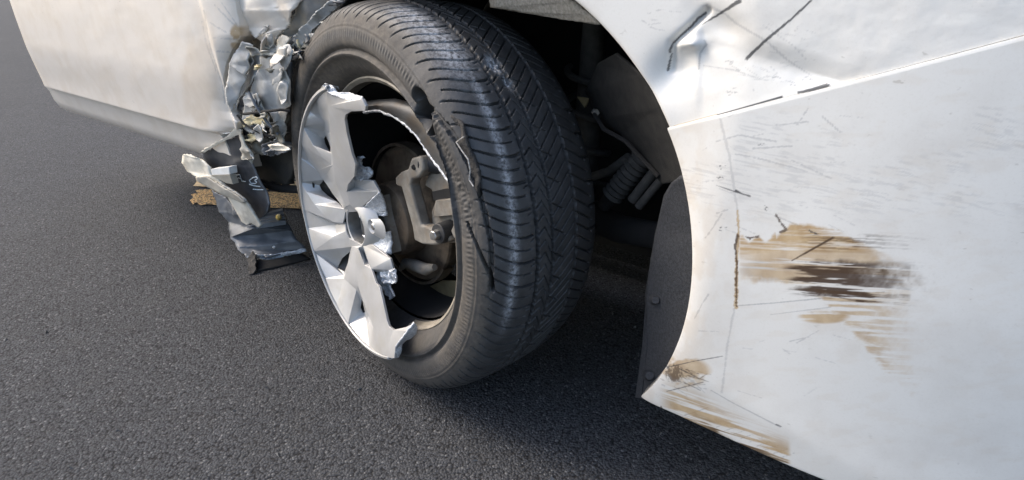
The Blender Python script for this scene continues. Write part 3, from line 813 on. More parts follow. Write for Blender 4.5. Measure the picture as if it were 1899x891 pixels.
for k in (0, 1, 2, 3, 5, 6, 8, 12, 13, 18, 19, 20, 22, 24):
    if k < 12: cx_, cy_ = g_.uniform(440, 532), g_.uniform(70, 200)
    elif k < 18: cx_, cy_ = g_.uniform(462, 535), g_.uniform(62, 100)
    else: cx_, cy_ = g_.uniform(446, 520), g_.uniform(208, 285)
    L_, W_ = g_.uniform(13, 30), g_.uniform(6, 13); q_ = g_.normal(1.75, .45); b_ = g_.uniform(-.012, .012) - (.01 if k >= 12 else 0)
    pp = []
    for u_, v_ in ((-1, -.3), (-.4, -.9), (.5, -.8), (1, -.1), (.7, .6), (.1, .9), (-.7, .7)):
        u_ *= L_*g_.uniform(.8, 1.15); v_ *= W_*g_.uniform(.75, 1.3)
        pp.append((min(cx_ + u_*math.cos(q_) - v_*math.sin(q_), 546), cy_ + u_*math.sin(q_) + v_*math.cos(q_), b_ + .025*u_/L_*g_.uniform(-.6, .6) + g_.uniform(-.008, .008)))
    sheet('torn_sheet', pp, lay_m[k % 6], T, amp=.0045, freq=26, cuts=4, seed=120 + k, ragged=.0016, thick=.0018)
g_ = np.random.default_rng(12)
shard_m = [grey_metal, grime, cream, grey_dark, smoke, void, grey_metal, sealer]
for k in range(8, 46):
    if k < 24: cx_, cy_ = g_.uniform(448, 518), g_.uniform(206, 292)
    elif k < 36: cx_, cy_ = 455 + g_.uniform(0, 95), g_.uniform(58, 130)
    else:
        t_ = g_.uniform(0, 1); cx_, cy_ = 545 + t_*85, 98 - t_*88 + g_.normal(0, 6)
    L_, W_ = g_.uniform(9, 23), g_.uniform(3, 9); q_ = g_.uniform(0, math.pi); b_ = g_.uniform(-.03, .008) - (.02 if k >= 36 else 0)
    pp = []
    for u_, v_ in ((-1, -.3), (-.2, -1), (.5, -.6), (1, .1), (.3, .5), (.1, 1), (-.6, .7)):
        u_ *= L_*g_.uniform(.7, 1.2); v_ *= W_*g_.uniform(.6, 1.3)
        pp.append((cx_ + u_*math.cos(q_) - v_*math.sin(q_), cy_ + u_*math.sin(q_) + v_*math.cos(q_), b_ + g_.uniform(-.01, .01)))
    sheet('torn_shard', pp, shard_m[k % 8], T, amp=.005, freq=60, cuts=2, seed=50 + k, ragged=.002, thick=.0018)
tb('wire', void, [at(452, 212, .0), at(486, 208, .004), at(520, 204, .0), at(538, 206, -.01)], .0028, 8)
tb('wire', smoke, [at(462, 172, .004), at(474, 196, .006), at(494, 226, .002), at(516, 250, -.006)], .0030, 8)
tb('wire', void, [at(440, 214, .004), at(452, 230, .004), at(480, 246, -.002), at(510, 256, -.008)], .0024, 8)

# ---------------------------------------------------------------- tyre
def tyre():
    # outer bead -> sidewall -> tread -> inner sidewall : key (w, r)
    K = [(.060, .222), (.072, .226), (.082, .231), (.092, .238), (.101, .246), (.109, .255), (.116, .262), (.1205, .266), (.1195, .270), (.1175, .273), (.121, .277), (.1235, .285),
         (.1240, .295), (.1220, .306), (.1185, .316), (.1130, .325), (.1060, .333), (.0980, .3385), (.088, .3425), (.070, .3462), (.045, .3485), (.0, .3495),
         (-.045, .3485), (-.070, .3462), (-.088, .3425), (-.098, .3385), (-.106, .333), (-.115, .322), (-.122, .305), (-.121, .28), (-.105, .25), (-.085, .232)]
    K = np.array(K)
    s = np.concatenate([[0], np.cumsum(np.hypot(*(np.diff(K, axis=0).T)))])
    fine0, fine1 = s[13], s[27]
    ss = np.concatenate([np.linspace(0, fine0, 46, endpoint=False), np.linspace(fine0, fine1, 200, endpoint=False), np.linspace(fine1, s[-1], 14)])
    def cub(xq, y):
        m = np.gradient(y, s)
        i = np.clip(np.searchsorted(s, xq) - 1, 0, len(s)-2)
        h = s[i+1]-s[i]; t_ = (xq - s[i])/h
        return (2*t_**3-3*t_**2+1)*y[i] + (t_**3-2*t_**2+t_)*h*m[i] + (-2*t_**3+3*t_**2)*y[i+1] + (t_**3-t_**2)*h*m[i+1]
    w = cub(ss, K[:, 0]); r = cub(ss, K[:, 1])
    dw = np.gradient(w, ss); dr = np.gradient(r, ss); L = np.hypot(dw, dr)
    nw, nr = dr/L*0, dw/L*0
    nr, nw = -dw/L, dr/L                       # outward normal of the profile (r, w)
    NP = 1700
    ph = np.linspace(0, 2*math.pi, NP, endpoint=False)[:, None]
    W = np.repeat(w[None], NP, 0); Rr = np.repeat(r[None], NP, 0); PH = np.repeat(ph, len(w), 1)
    dep = np.zeros_like(W)
    def cut(d, width, depth):                  # d: distance in metres from groove centre
        return depth*smooth((width/2 - np.abs(d))/.0007 + .5)
    Rm = .347
    # circumferential grooves
    tread = (Rr > .333)
    for wc, wd, dp_ in ((.040, .0062, .0066), (.009, .0052, .006), (-.042, .0058, .006)):
        dep = np.maximum(dep, cut(W - wc + .0006*np.sin(PH*58*2), wd, dp_))
    N = 58
    def lat(shift, lo, hi, wd, dp_, n_=N, off=0., wob=0.):
        f = (PH*n_/(2*math.pi) + shift + off) % 1.0
        d = (f - .5)*2*math.pi*Rm/n_
        wid = wd if np.ndim(wd) else wd
        inside = smooth((W - lo)/.0012 + .5)*smooth((hi - W)/.0012 + .5)
        return cut(d, wid, dp_)*inside
    # outer shoulder: arched lateral grooves, wide at the rib, dying out on the sidewall
    xsh = np.clip((W - .04)/.075, 0, 1)
    arch = .55*xsh - 1.25*xsh**2
    dep = np.maximum(dep, lat(arch, .0425, .1175, .0036 - .0013*xsh, .0064*(1 - .45*xsh)))
    dep = np.maximum(dep, lat(arch, .050, .111, .0020, .0034, off=.5))
    dep = np.maximum(dep, lat(arch*0 + 8*(W - .05), .0425, .052, .0015, .003, off=.25))
    # rib 2: kinked sipes
    kk = np.abs(((W - .011)/.027) - .5)*.9
    dep = np.maximum(dep, lat(-14*(W - .01) + kk, .011, .038, .0024, .0048, off=.1))
    # rib 3: herring-bone
    dep = np.maximum(dep, lat(22*(W + .042), -.040, .007, .0023, .0048, off=.0))
    dep = np.maximum(dep, lat(-16*(W + .015), -.016, .007, .0019, .004, off=.4))
    # rib 4 and inner shoulder
    dep = np.maximum(dep, lat(-15*(W + .045), -.085, -.045, .0024, .0048, off=.2))
    dep = np.maximum(dep, lat(-3*(W + .08), -.118, -.078, .0034, .0055, off=.65))
    dep = np.maximum(dep, lat(22*(W + .042), -.040, .007, .0020, .0042, off=.5))
    dep = np.maximum(dep, lat(-15*(W + .045), -.085, -.045, .0021, .0042, off=.7))
    dep = np.maximum(dep, lat(-14*(W - .01) + kk, .011, .038, .0018, .004, off=.6))
    dep *= tread + (~tread)*smooth((Rr - .316)/.012)
    # sidewall relief: thin moulded rings
    for rc, hh, wd in ((.305, -.0007, .0016), (.311, -.0007, .0016), (.268, -.0016, .004), (.2745, .0022, .005)):
        sel = (W > .09)
        dep += sel*hh*np.exp(-((Rr - rc)/wd)**2)
    # damage measured as sidewall polar positions (degrees, r)
    D = np.degrees((PH + math.pi) % (2*math.pi) - math.pi)
    sel = W > .055
    gash = sel*np.exp(-(((D - 47 - (Rr - .285)*100)/5.2)**2)**1)*np.exp(-((Rr - .285)/.019)**2)
    dep += .034*smooth((gash - .22)/.22)
    slump = sel*smooth((44 - D)/6)*smooth((D - 2)/22)*np.exp(-((Rr - .282 - .012*np.sin(D*.12))/.026)**4)
    ridg = vnoise(D*.9, Rr*300, 3)*.6 + vnoise(D*2.1, Rr*500, 8)*.4
    dep += slump*(.006 + .0035*ridg)
    lipd, _ = seg_dist(D, Rr*1000, [(48, 300), (36, 318), (24, 326), (10, 330), (-4, 328)])
    dep += sel*.012*smooth((1.9 - lipd + 1.6*vnoise(D*1.5, Rr*200, 4))/1.4)*smooth((50 - D)/3)*smooth((D + 6)/4)*.55
    cutd, _ = seg_dist(D*5.6, Rr*1000, [(80, 298), (50, 312), (22, 322), (2, 329), (-18, 331)])
    dep += sel*.016*smooth((2.6 - cutd)/1.6)
    serr = (W > .09)*np.exp(-((Rr - .2985)/.0045)**2)
    dep += serr*.0006*np.sin(PH*260)
    # chunk out of rib 2
    chunk = np.exp(-((D - 50.5)/2.2)**2)*np.exp(-((W - .020)/.010)**2) + np.exp(-((D - 45)/1.6)**2)*np.exp(-((W - .014)/.006)**2)
    dep += tread*.007*chunk*(.4 + vnoise(D*2, W*600, 6))
    dep += .0006*(fbm(D*.6, W*120, 11) - .5)
    R2_ = Rr - dep*nr*np.sign(1); W2 = W - dep*nw
    # dust and scuffs
    sidew = smooth((.336 - Rr)/.014)*(W > 0)
    dust = sidew*(.80 - .55*smooth((20 - np.abs(D - 35) + 12)/14)) + .10
    dark_band = np.exp(-((Rr - .297)/.008)**2)*smooth((40 - np.abs(D - 92))/18)
    dust = dust*(1 - .55*dark_band) + .18*smooth((D - 60)/40)*tread
    dust = dust*(1 - .6*smooth((-20 - D)/30)*smooth((D + 175)/20))
    scuff = tread*np.exp(-((W - .075)/.022)**2)*smooth((22 - np.abs(D - 64))/14)*1.0
    scuff = np.maximum(scuff, tread*np.exp(-((W - .070 + .0003*(D-40))/.007)**2)*smooth((D + 20)/15)*smooth((60 - D)/20)*.8)
    scuff = np.maximum(scuff, 1.6*np.clip(chunk, 0, 1)*tread)
    C, e1, e2, nn = WHEEL
    P = C + R2_[..., None]*(np.cos(PH)[..., None]*e1 + np.sin(PH)[..., None]*e2) + W2[..., None]*nn
    # flattened a little where it stands
    low = P[..., 2] < .004
    P[..., 2] = np.where(low, .004 + (P[..., 2] - .004)*.12, P[..., 2])
    P[..., 2] = np.clip(P[..., 2], .0015, None)
    return mk('tyre', P.reshape(-1, 3), grid_faces(NP, len(w), True), rubber, T, attrs=dict(dust=dust.ravel(), scuff=np.clip(scuff, 0, 1).ravel()), sharp=50,
              label='scuffed black tyre with a torn sidewall')
tyre_o = tyre()

# torn plies hanging in the gash and pale cords
sheet('torn_ply', [(822, 232, .02), (838, 214, .02), (856, 232, .02), (868, 262, .02), (880, 300, .02), (890, 340, .02), (886, 372, .02), (874, 340, .02), (858, 296, .02), (838, 262, .02)],
      ply, T, tyre_o, thick=.004, cuts=4, amp=.004, freq=60, ragged=.003, seed=21, where=lambda x, y, b: on(WHEEL, x, y, .1125))
mb = MB(); mb.tube([on(WHEEL, 846, 264, .119), on(WHEEL, 858, 282, .119), on(WHEEL, 868, 296, .119), on(WHEEL, 872, 316, .119), on(WHEEL, 870, 334, .119), on(WHEEL, 878, 346, .119)], .0009, 6)
mb.tube([on(WHEEL, 846, 264, .119), on(WHEEL, 860, 254, .118)], .0007, 6)
mb.mk('cord_thread', cord, T, tyre_o)

# ---------------------------------------------------------------- what is left of the rim barrel
mb = MB()
mb.lathe(WHEEL, [(.218, .058), (.214, .03), (.205, -.02), (.208, -.09), (.224, -.10)], n=128)
barrel = mb.mk('rim_barrel', void, T, fix=False)
fl = MB()
fl.lathe(WHEEL, [(.232, .0805), (.2275, .083), (.2215, .078), (.2195, .060)], 62, 128, n=60)
fl.mk('rim_flange', flange_m, T, barrel)
fl = MB(); fl.lathe(WHEEL, [(.2335, .0835), (.2305, .0855), (.2255, .082), (.2225, .066)], -75, 26, n=90)
fo = fl.mk('rim_flange', flange_m, T, barrel)
# bent ring of alloy with the white fracture line
outer = [(640, 196), (668, 194), (700, 188), (735, 186), (765, 193), (792, 204), (812, 228), (830, 262), (846, 300), (858, 345)]
inner = [(640, 214), (668, 208), (700, 204), (728, 214), (752, 230), (774, 252), (794, 282), (808, 302), (824, 322), (838, 343)]
mid = [(.5*(a_[0]+b_[0]), .5*(a_[1]+b_[1])) for a_, b_ in zip(outer, inner)]
def dens(pts, n_):
    pts = np.array(pts, float); s_ = np.concatenate([[0], np.cumsum(np.hypot(*np.diff(pts, axis=0).T))])
    q = np.linspace(0, s_[-1], n_); return np.stack([np.interp(q, s_, pts[:, 0]), np.interp(q, s_, pts[:, 1])], 1)
n_ = 60
oo, mm_, ii = dens(outer, n_), dens(mid, n_), dens(inner, n_)
vs = []
for k in range(n_):
    j = rng.normal(0, .8, 2)
    vs += [on(WHEEL, *oo[k], .062), on(WHEEL, *(oo[k]*.75 + ii[k]*.25), .070), on(WHEEL, *mm_[k], .074), on(WHEEL, *(ii[k] + j*.5), .072)]
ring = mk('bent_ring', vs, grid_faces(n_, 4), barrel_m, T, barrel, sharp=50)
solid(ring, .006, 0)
mb = MB()
path = [on(WHEEL, ii[k][0] + rng.normal(0, .5), ii[k][1] + rng.normal(0, .5) + 1, .0735) for k in range(8, n_)]
mb.tube(path, [.0022 + .0012*rng.random() for _ in path], 7)
mb.mk('broken_edge', fresh, T, barrel)
for pts in ([(790, 232), (806, 248), (822, 280), (838, 320), (852, 360)],):
    d_ = dens(pts, 30); mb = MB()
    mb.tube([on(WHEEL, p[0] + rng.normal(0, .7), p[1], .088) for p in d_], .0009, 6); mb.mk('scraped_edge', cord, T, tyre_o)

# ---------------------------------------------------------------- brake and hub behind the missing half
BR = (WHEEL[0], WHEEL[1], WHEEL[2], WHEEL[3])
ctr = on(WHEEL, 762, 398, .0)
BR = (ctr, WHEEL[1], WHEEL[2], WHEEL[3])
mb = MB(); mb.lathe(BR, [(.0, .006), (.095, .006), (.135, .004), (.1375, .0), (.1375, -.022), (.0, -.022)], n=96)
disc = mb.mk('brake_disc', rust, T)
mb = MB(); mb.lathe(BR, [(.1375, .012), (.1435, .012), (.1445, .006), (.1445, -.014), (.139, -.014)], 20, 330, n=110)
mb.mk('disc_rim', disc_edge, T, disc)
mb = MB(); mb.lathe(BR, [(.0, .052), (.062, .052), (.069, .050), (.0725, .044), (.074, .006)], n=64)
mb.mk('disc_hat', rust, T, disc)
# caliper
def pl(pts, w0, d):  # prism on the wheel plane w0, thickness d along the axis
    m_ = MB(); m_.prism([on(WHEEL, x, y, w0) for x, y in pts], -WHEEL[3]*d); return m_
cal = bevel(pl([(792, 322), (826, 318), (850, 326), (872, 352), (884, 392), (884, 430), (868, 452), (832, 452), (806, 440), (800, 416), (798, 392), (806, 372), (798, 352), (784, 344)], .045, .07).mk('brake_caliper', cast, T, sharp=30), .006, 3)
bevel(pl([(762, 294), (778, 290), (784, 300), (786, 316), (776, 330), (764, 334), (760, 344), (770, 380), (780, 418), (800, 424), (830, 432), (834, 448), (806, 456), (784, 454), (768, 446), (764, 420), (752, 376), (744, 348), (734, 344), (732, 330), (742, 320), (756, 314)], .066, .022).mk('caliper_bracket', cast, T, cal), .004, 3)
bevel(pl([(806, 372), (872, 366), (878, 396), (802, 404)], .056, .02).mk('caliper_web', cast, T, cal), .004, 3)
bevel(pl([(800, 356), (828, 350), (856, 354), (862, 366), (804, 374)], .047, .01).mk('caliper_recess', void, T, cal), .002, 2)
def wtube(name, mat, pts, r, n=18, parent=None):
    m_ = MB(); m_.tube([on(WHEEL, x, y, w_) for x, y, w_ in pts], r, n); return bevel(m_.mk(name, mat, T, parent), .0012, 2, 40)
wtube('slide_pin', black_plastic, [(778, 302, .058), (800, 304, .045), (832, 312, .03)], [.013, .0145, .0145], parent=cal)
wtube('bracket_hole', void, [(767, 310, .068), (769, 311, .064)], .0045, 12, cal)
wtube('slide_pin', black_plastic, [(812, 434, .075), (834, 428, .05), (850, 426, .03)], [.017, .0185, .018], parent=cal)
wtube('caliper_bolt', steel, [(802, 438, .086), (812, 435, .074)], [.0085, .0095], 6, cal)
wtube('caliper_bolt', cast, [(846, 432, .062), (856, 428, .05)], [.012, .013], 6, cal)
# dust shield, lower flange and tan lining
pl([(744, 470), (770, 494), (800, 490), (822, 476), (826, 500), (812, 520), (790, 530), (768, 526), (750, 510)], .004, .004)
o = pl([(786, 536), (800, 530), (822, 520), (852, 522), (866, 520), (856, 548), (838, 574), (818, 560), (800, 556)], -.02, .004).mk('dust_shield', M('tan_lining', (.13, .105, .06), (.20, .165, .095), rough=.6, scale=30, bscale=200, bstr=.2), T)
m_ = MB(); m_.tube([on(WHEEL, x, y, .03) for x, y in ((742, 500), (752, 488), (768, 492), (790, 500), (806, 496))], [.004, .010, .012, .012, .006], 14); m_.mk('hub_flange', cast, T)
m_ = MB(); m_.tube([on(WHEEL, 736, 545, .02), on(WHEEL, 738, 556, .02)], .005, 8); m_.mk('shield_bolt', cast, T)

# ---------------------------------------------------------------- broken rim face
rv = dict(
 a0=(598, 159, 0), a1=(605, 167, -.004), r1=(584, 175, 0), r2=(570, 206, 0), r3=(559, 232, 0), r4=(554, 262, 0), r5=(552, 290, 0), r6=(553, 320, 0),
 r7=(555.5, 337, 0), r8=(557, 362, 0), r9=(559, 388, 0), r10=(567.6, 424, 0), r11=(579, 467, 0), r12=(599, 519, 0), r13=(621, 569, 0), r14=(644, 608, 0),
 r15=(661, 635, 0), r16=(685, 650, 0), r17=(710, 667, 0),
 t2=(608, 197, -.004), t3=(611, 221, -.006), t4=(612.5, 247, -.008), t5=(615, 285, -.010), t6=(617, 306, -.012), t7=(622, 338, -.014), t8=(631, 360, -.016), t9=(642, 383, -.018),
 q1=(671, 184, -.010), q2=(678, 197, -.014), q3=(677, 206, -.018), q4=(652, 207, -.016), q5=(641, 213, -.016), q6=(639, 222, -.016), q7=(643, 247, -.018), q8=(652, 285, -.020),
 q9=(659, 304, -.022), q10=(657, 328, -.024), q11=(645.5, 342, -.024), q12=(643, 356, -.022), q13=(649, 380, -.018),
 u1=(616, 175, -.003), u2=(627, 180, -.004), u3=(639, 184, -.006), u4=(655, 186, -.008),
 k1=(581, 180, -.004), k2=(594, 216, -.022), k3=(603, 229, -.028), k4=(610, 247, -.030), b1=(602, 244, -.034),
 s1=(604, 252, -.036), s2=(601, 258, -.037), s3=(604, 268, -.036), s4=(612, 283, -.028), s5=(613, 274, -.026), s6=(609, 263, -.030),
 d1=(581, 270, -.004), d2=(602, 296, -.010), d3=(615, 306, -.014),
 e2=(572, 300, -.014), e3=(588, 317, -.024), e4=(599, 334, -.034), g7=(606, 343, -.026), g6=(617, 360, -.024), g5=(628, 374, -.024), e6=(638, 388, -.020),
 g1=(598, 338, -.036), g2=(592.6, 344, -.038), g3=(597, 353, -.040), g4=(608, 363, -.040), g5b=(626, 375, -.034),
 h1=(640, 394, -.020), h2=(638, 406, -.020), h3=(636, 415, -.020), h4=(617, 412, -.014), h5=(604, 403, -.012), h6=(584, 379.5, -.008), h7=(568, 356, -.003), sc2=(612, 388, -.036),
 p1=(621.5, 417, -.032), p2=(624, 433, -.022), p3=(641, 429, -.022), p4=(640, 415, -.030),
 v3=(605, 449, -.008), v7=(618, 439, -.014), v9=(647, 442, -.020), v10=(652, 458, -.022), sc3=(617, 484, -.034),
 j1=(649, 467, -.028), j2=(634, 480, -.038), j3=(626, 497, -.040), j4=(639, 504, -.034), j5=(645, 488, -.028), n1=(638, 511, -.036),
 w2=(630, 546, -.010), w3=(638, 517, -.014), w4=(646, 490, -.018), w5=(653, 466, -.020), w6=(656, 458, -.020),
 x1=(661, 538, -.022), y1=(660, 470, -.018), y2=(661, 503, -.014), y3=(664, 530, -.012), y4=(680, 576, -.008), y5=(693, 609, -.004), y6=(711, 659, 0),
 l1=(671, 554, -.030), l2=(669, 571, -.034), l3=(673, 580, -.036), l4=(677, 580, -.028), z1=(678, 589, -.036),
 B1=(673, 456, -.020), B2=(688, 499, -.020), B3=(697, 526, -.022), B4=(703, 532, -.022), B5=(709, 556, -.022), B6=(717, 593, -.020), B7=(721, 606, -.018), B8=(730, 612, -.016),
 C1=(664, 460, -.020), C2=(676, 492, -.017), sB=(679, 478, -.042),
 L1=(752, 607, -.012), L2=(768, 600, -.010), L3=(756, 615, -.003), L4=(743.6, 631, -.001), L5=(733, 647, 0), L6=(731, 665, 0),
 N1=(690, 454, -.022), N2=(713, 472, -.024), N3=(724, 480, -.028), N4=(730, 502, -.034), N4b=(700, 506, -.030),
 M1=(662, 393, -.020), M2=(703, 355, -.030), M3=(692, 336, -.034), M4=(657, 334, -.028), M5=(658, 348, -.040),
)
rp = [
 # top spoke
 'a1 u1 u2 u3 u4 q1 q2 q3 q4 q5 q6 q7 q8 q9 q10 q11 q12 q13 t9 t8 t7 t6 t5 t4 t3 t2',
 'a0 a1 t2 t3 t4 k4 k3 k2 k1 r1',
 'k1 k2 k3 k4 b1 r3 r2 r1',
 'b1 k4 t4 t5 s4 s5 s6 s1',
 'r3 b1 s1 s2 s3 s4 t5 t6 d3 d2 d1',
 # next spoke
 'r3 d1 d2 d3 t6 t7 t8 t9 e6 g5 g6 g7 e4 e3 e2 r4',
 'r4 e2 e3 e4 r7 r6 r5',
 # white facet and pocket
 'r7 h7 h6 h5 r9 r8',
 'r9 h5 h4 p1 p2 v7 v3 r11 r10',
 'p1 h4 h3 p4', 'p1 p4 p3 p2', 'p2 p3 v7',
 # narrow spoke 4
 'r12 n1 w3 w2 r13', 'n1 j4 j5 w4 w3', 'j5 j1 w5 w4', 'j1 v10 w6 w5',
 'w6 w5 w4 w3 w2 r13 r14 x1 y3 y2 y1',
 'x1 r14 z1 l3 l2 l1 y3', 'y3 l1 l4 y4', 'l4 l3 z1 y4',
 'r14 z1 r16 r15', 'z1 y4 y5 y6 r17 r16',
 # bottom spoke and its torn lip
 'C1 C2 B2 B3 B4 B5 B6 B7 B8 y6 y5 y4 y3 y2 y1',
 'y6 B8 L1 L2 L3 L4 L5 L6 r17',
 'w6 C1 y1', 'v9 B1 C1 w6 v10', 
 'B1 N1 N2 N3 N4 N4b B2',
 # stub of the broken spoke above the hub
 'q10 M4 M5 q12 q11', 'M4 M3 M2 M5', 'M5 M2 M1 q13 q12',
 't9 q13 M1 h1 e6',
]
fans = [('sc2', 'r7 e4 g1 g2 g3 g4 g5b e6 h1 h2 h3 h4 h5 h6 h7'), ('sc3', 'r11 v3 v7 p3 v9 v10 j1 j2 j3 j4 n1 r12'), ('sB', 'C1 B1 B2 C2')]
rp += [line for c_, line in fans if c_ != 'sB']; fans = [f_ for f_ in fans if f_[0] == 'sB']
for k in ('sc2', 'sc3'): rv.pop(k)
keys = list(rv); ki = {k: i for i, k in enumerate(keys)}
DISH = .036
PLANAR = .66
def onr(px, py, w):
    q = on(RIM, px, py, w) - RIM[0]
    for _ in range(3):
        r_ = math.hypot(q @ RIM[1], q @ RIM[2])
        q = on(RIM, px, py, w - DISH*max(0, 1 - r_/.238)) - RIM[0]
    return RIM[0] + q
def flat_w(px, py):                      # crowns of the two long spokes: one even slope towards the hub
    q = on(RIM, px, py, -.01) - RIM[0]
    return -.003 - .012*(1 - min(math.hypot(q @ RIM[1], q @ RIM[2])/.235, 1))
for k in 't2 t3 t4 t5 t6 t7 t8 t9 q1 q2 q3 q4 q5 q6 q7 q8 q9 q10 q11 q12 q13 u3 u4 C1 C2 B2 B3 B4 B5 B6 B7 B8 y1 y2 y3 y4 y5'.split():
    rv[k] = (rv[k][0], rv[k][1], flat_w(rv[k][0], rv[k][1]))
for k in rv:
    if rv[k][2] < -.018: rv[k] = (rv[k][0], rv[k][1], -.018 + (rv[k][2] + .018)*.9)
verts = [onr(*rv[k]) for k in keys]
# make every cast facet flat: along a ray, a plane is linear in inverse depth, so relax the depths of the
# corners until the facets are planar while the crests stay where they are
ray_of = lambda px, py: _fw + _rt*(px - 949.5)/FPX - _up*(py - 445.5)/FPX
q0 = np.array([1/((v_ - EYE) @ _fw) for v_ in verts])
nk = len(keys); rowsA = []; rhs = []
for i, k in enumerate(keys):
    wt = 1.0 if k[0] in 'ratqyB' else .8
    r_ = np.zeros(nk + 3*len(rp)); r_[i] = wt; rowsA.append(r_); rhs.append(wt*q0[i])
for fi, line in enumerate(rp):
    for k in line.split():
        r_ = np.zeros(nk + 3*len(rp)); i = ki[k]; wt = PLANAR
        r_[i] = wt; r_[nk+3*fi:nk+3*fi+3] = [-wt*(rv[k][0] - 640)/100, -wt*(rv[k][1] - 420)/100, -wt]
        rowsA.append(r_); rhs.append(0)
sol = np.linalg.lstsq(np.array(rowsA), np.array(rhs), rcond=None)[0][:nk]
verts = [EYE + ray_of(rv[k][0], rv[k][1])/sol[i] for i, k in enumerate(keys)]
for i, k in enumerate(keys):             # outer points sit on the true circle of the rim
    if k[0] == 'r':
        q = verts[i] - RIM[0]; x_, y_ = q @ RIM[1], q @ RIM[2]; f_ = .2425/math.hypot(x_, y_)
        verts[i] = loc(RIM, x_*f_, y_*f_, -.001 + .7*(q @ RIM[3]))
faces = []
def put(tri):
    a_, b_, c_ = [verts[i] for i in tri]
    nrm = np.cross(b_ - a_, c_ - a_)
    faces.append(tuple(tri) if nrm @ (EYE - a_) > 0 else tuple(tri[::-1]))
fid = []
for fi, line in enumerate(rp):
    ks = line.split()
    for tr in tessellate_polygon([[Vector((rv[k][0], rv[k][1], 0)) for k in ks]]):
        put([ki[ks[i]] for i in tr]); fid.append(fi)
for c_, line in fans:
    ks = line.split()
    for i in range(len(ks)): put([ki[c_], ki[ks[i]], ki[ks[(i+1) % len(ks)]]]); fid.append(100)
bm = bmesh.new()
bv = [bm.verts.new(Vector(v_ - T.org)) for v_ in verts]
ff_ = {}
for f, fi in zip(faces, fid):
    try: ff_[bm.faces.new([bv[i] for i in f])] = fi
    except ValueError: pass
for e_ in bm.edges: e_.smooth = len(e_.link_faces) == 2 and ff_[e_.link_faces[0]] == ff_[e_.link_faces[1]]
me = bpy.data.meshes.new('rim'); bm.to_mesh(me); bm.free()
me.materials.append(alloy)
me.polygons.foreach_set('use_smooth', np.ones(len(me.polygons), bool))
rim = bpy.data.objects.new('rim', me); scene.collection.objects.link(rim); rim.parent = T.root
rim['label'] = 'silver alloy rim with its right half broken away'
solid(rim, .0048)
bevel(rim, .0022, 2, 18)
# rolled outer edge of the rim
mb = MB()
arc_ = [(.2395, -.004), (.2410, -.0008), (.2432, -.0012), (.2445, -.004), (.2440, -.010), (.2415, -.020), (.238, -.021)]
mb.lathe(RIM, arc_, 104, 297, n=150)
eo = mb.mk('rim_edge', alloy, T, rim, fix=False, sharp=50); solid(eo, .002)

# hub bore, ring and centre
hc = onr(658, 421, -.016) - RIM[0]
HB = (RIM[0] + hc, RIM[1], RIM[2], RIM[3])
mb = MB(); mb.lathe(HB, [(.066, -.022), (.055, -.009), (.0465, -.004), (.0420, -.002), (.0390, -.001), (.0362, -.0025)], n=72)
bore = mb.mk('hub_ring', alloy, T, rim, fix=False)
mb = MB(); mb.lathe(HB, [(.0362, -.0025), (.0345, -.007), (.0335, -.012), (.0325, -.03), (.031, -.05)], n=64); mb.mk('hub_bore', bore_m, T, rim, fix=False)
mb = MB(); mb.lathe(HB, [(.0, -.040), (.030, -.040), (.032, -.042)], n=40); mb.mk('hub_centre', void, T, rim, fix=False)
# fractured faces
def fracture(name, pts, amp=.004, seed=0, parent=rim, cuts=4, thick=.003, where=None, mat=fresh):
    return sheet(name, pts, mat, T, parent, thick=thick, cuts=cuts, amp=amp, freq=130, ragged=.0015, seed=seed, where=where or onr)
fracture('broken_edge', [(597, 159, -.002), (604, 155.5, -.004), (612.5, 158.5, -.006), (620, 165, -.008), (624, 170, -.010), (634, 174.5, -.012), (655, 175.5, -.014), (671, 180, -.014), (672, 185, -.010), (655, 187, -.006), (639, 184.5, -.004), (627, 180.5, -.002), (616, 175.5, -.001), (605, 167.5, -.002)], .0016, 1)
fracture('broken_edge', [(656, 332, -.024), (656, 318, -.022), (658, 298, -.022), (663, 292, -.024), (670, 290, -.026), (675, 293, -.028), (668, 300, -.027), (669, 307, -.028), (677, 313, -.030), (685, 312, -.034), (692, 324, -.036), (686, 330, -.034), (671, 334, -.028)], .006, 2)
fracture('broken_edge', [(663, 394, -.018), (684, 376, -.022), (703, 357, -.028), (709, 363, -.034), (714, 380, -.038), (718, 400, -.040), (704, 401, -.034), (689, 402, -.028), (670, 411, -.020)], .0016, 3)
fracture('broken_edge', [(671, 436, -.020), (690, 441, -.026), (724, 428, -.042), (727, 450, -.042), (726, 472, -.040), (714, 472, -.030), (696, 460, -.024), (680, 447, -.020)], .0016, 4)
fracture('broken_edge', [(698, 505, -.026), (712, 500, -.028), (731, 500, -.030), (735, 514, -.034), (734, 525, -.038), (722, 529, -.038), (730, 551, -.040), (723, 555, -.040), (710, 543, -.036), (705, 533, -.032), (697, 526, -.024)], .005, 5)
fracture('broken_edge', [(768, 600, -.010), (774, 603, -.018), (773, 619, -.020), (762, 629, -.018), (752, 633, -.014), (746, 639, -.012), (746, 649, -.012), (739.5, 663.6, -.008), (731, 665, -.002), (733, 647, .001), (743.6, 631, .001), (756, 615, -.001)], .0016, 6)
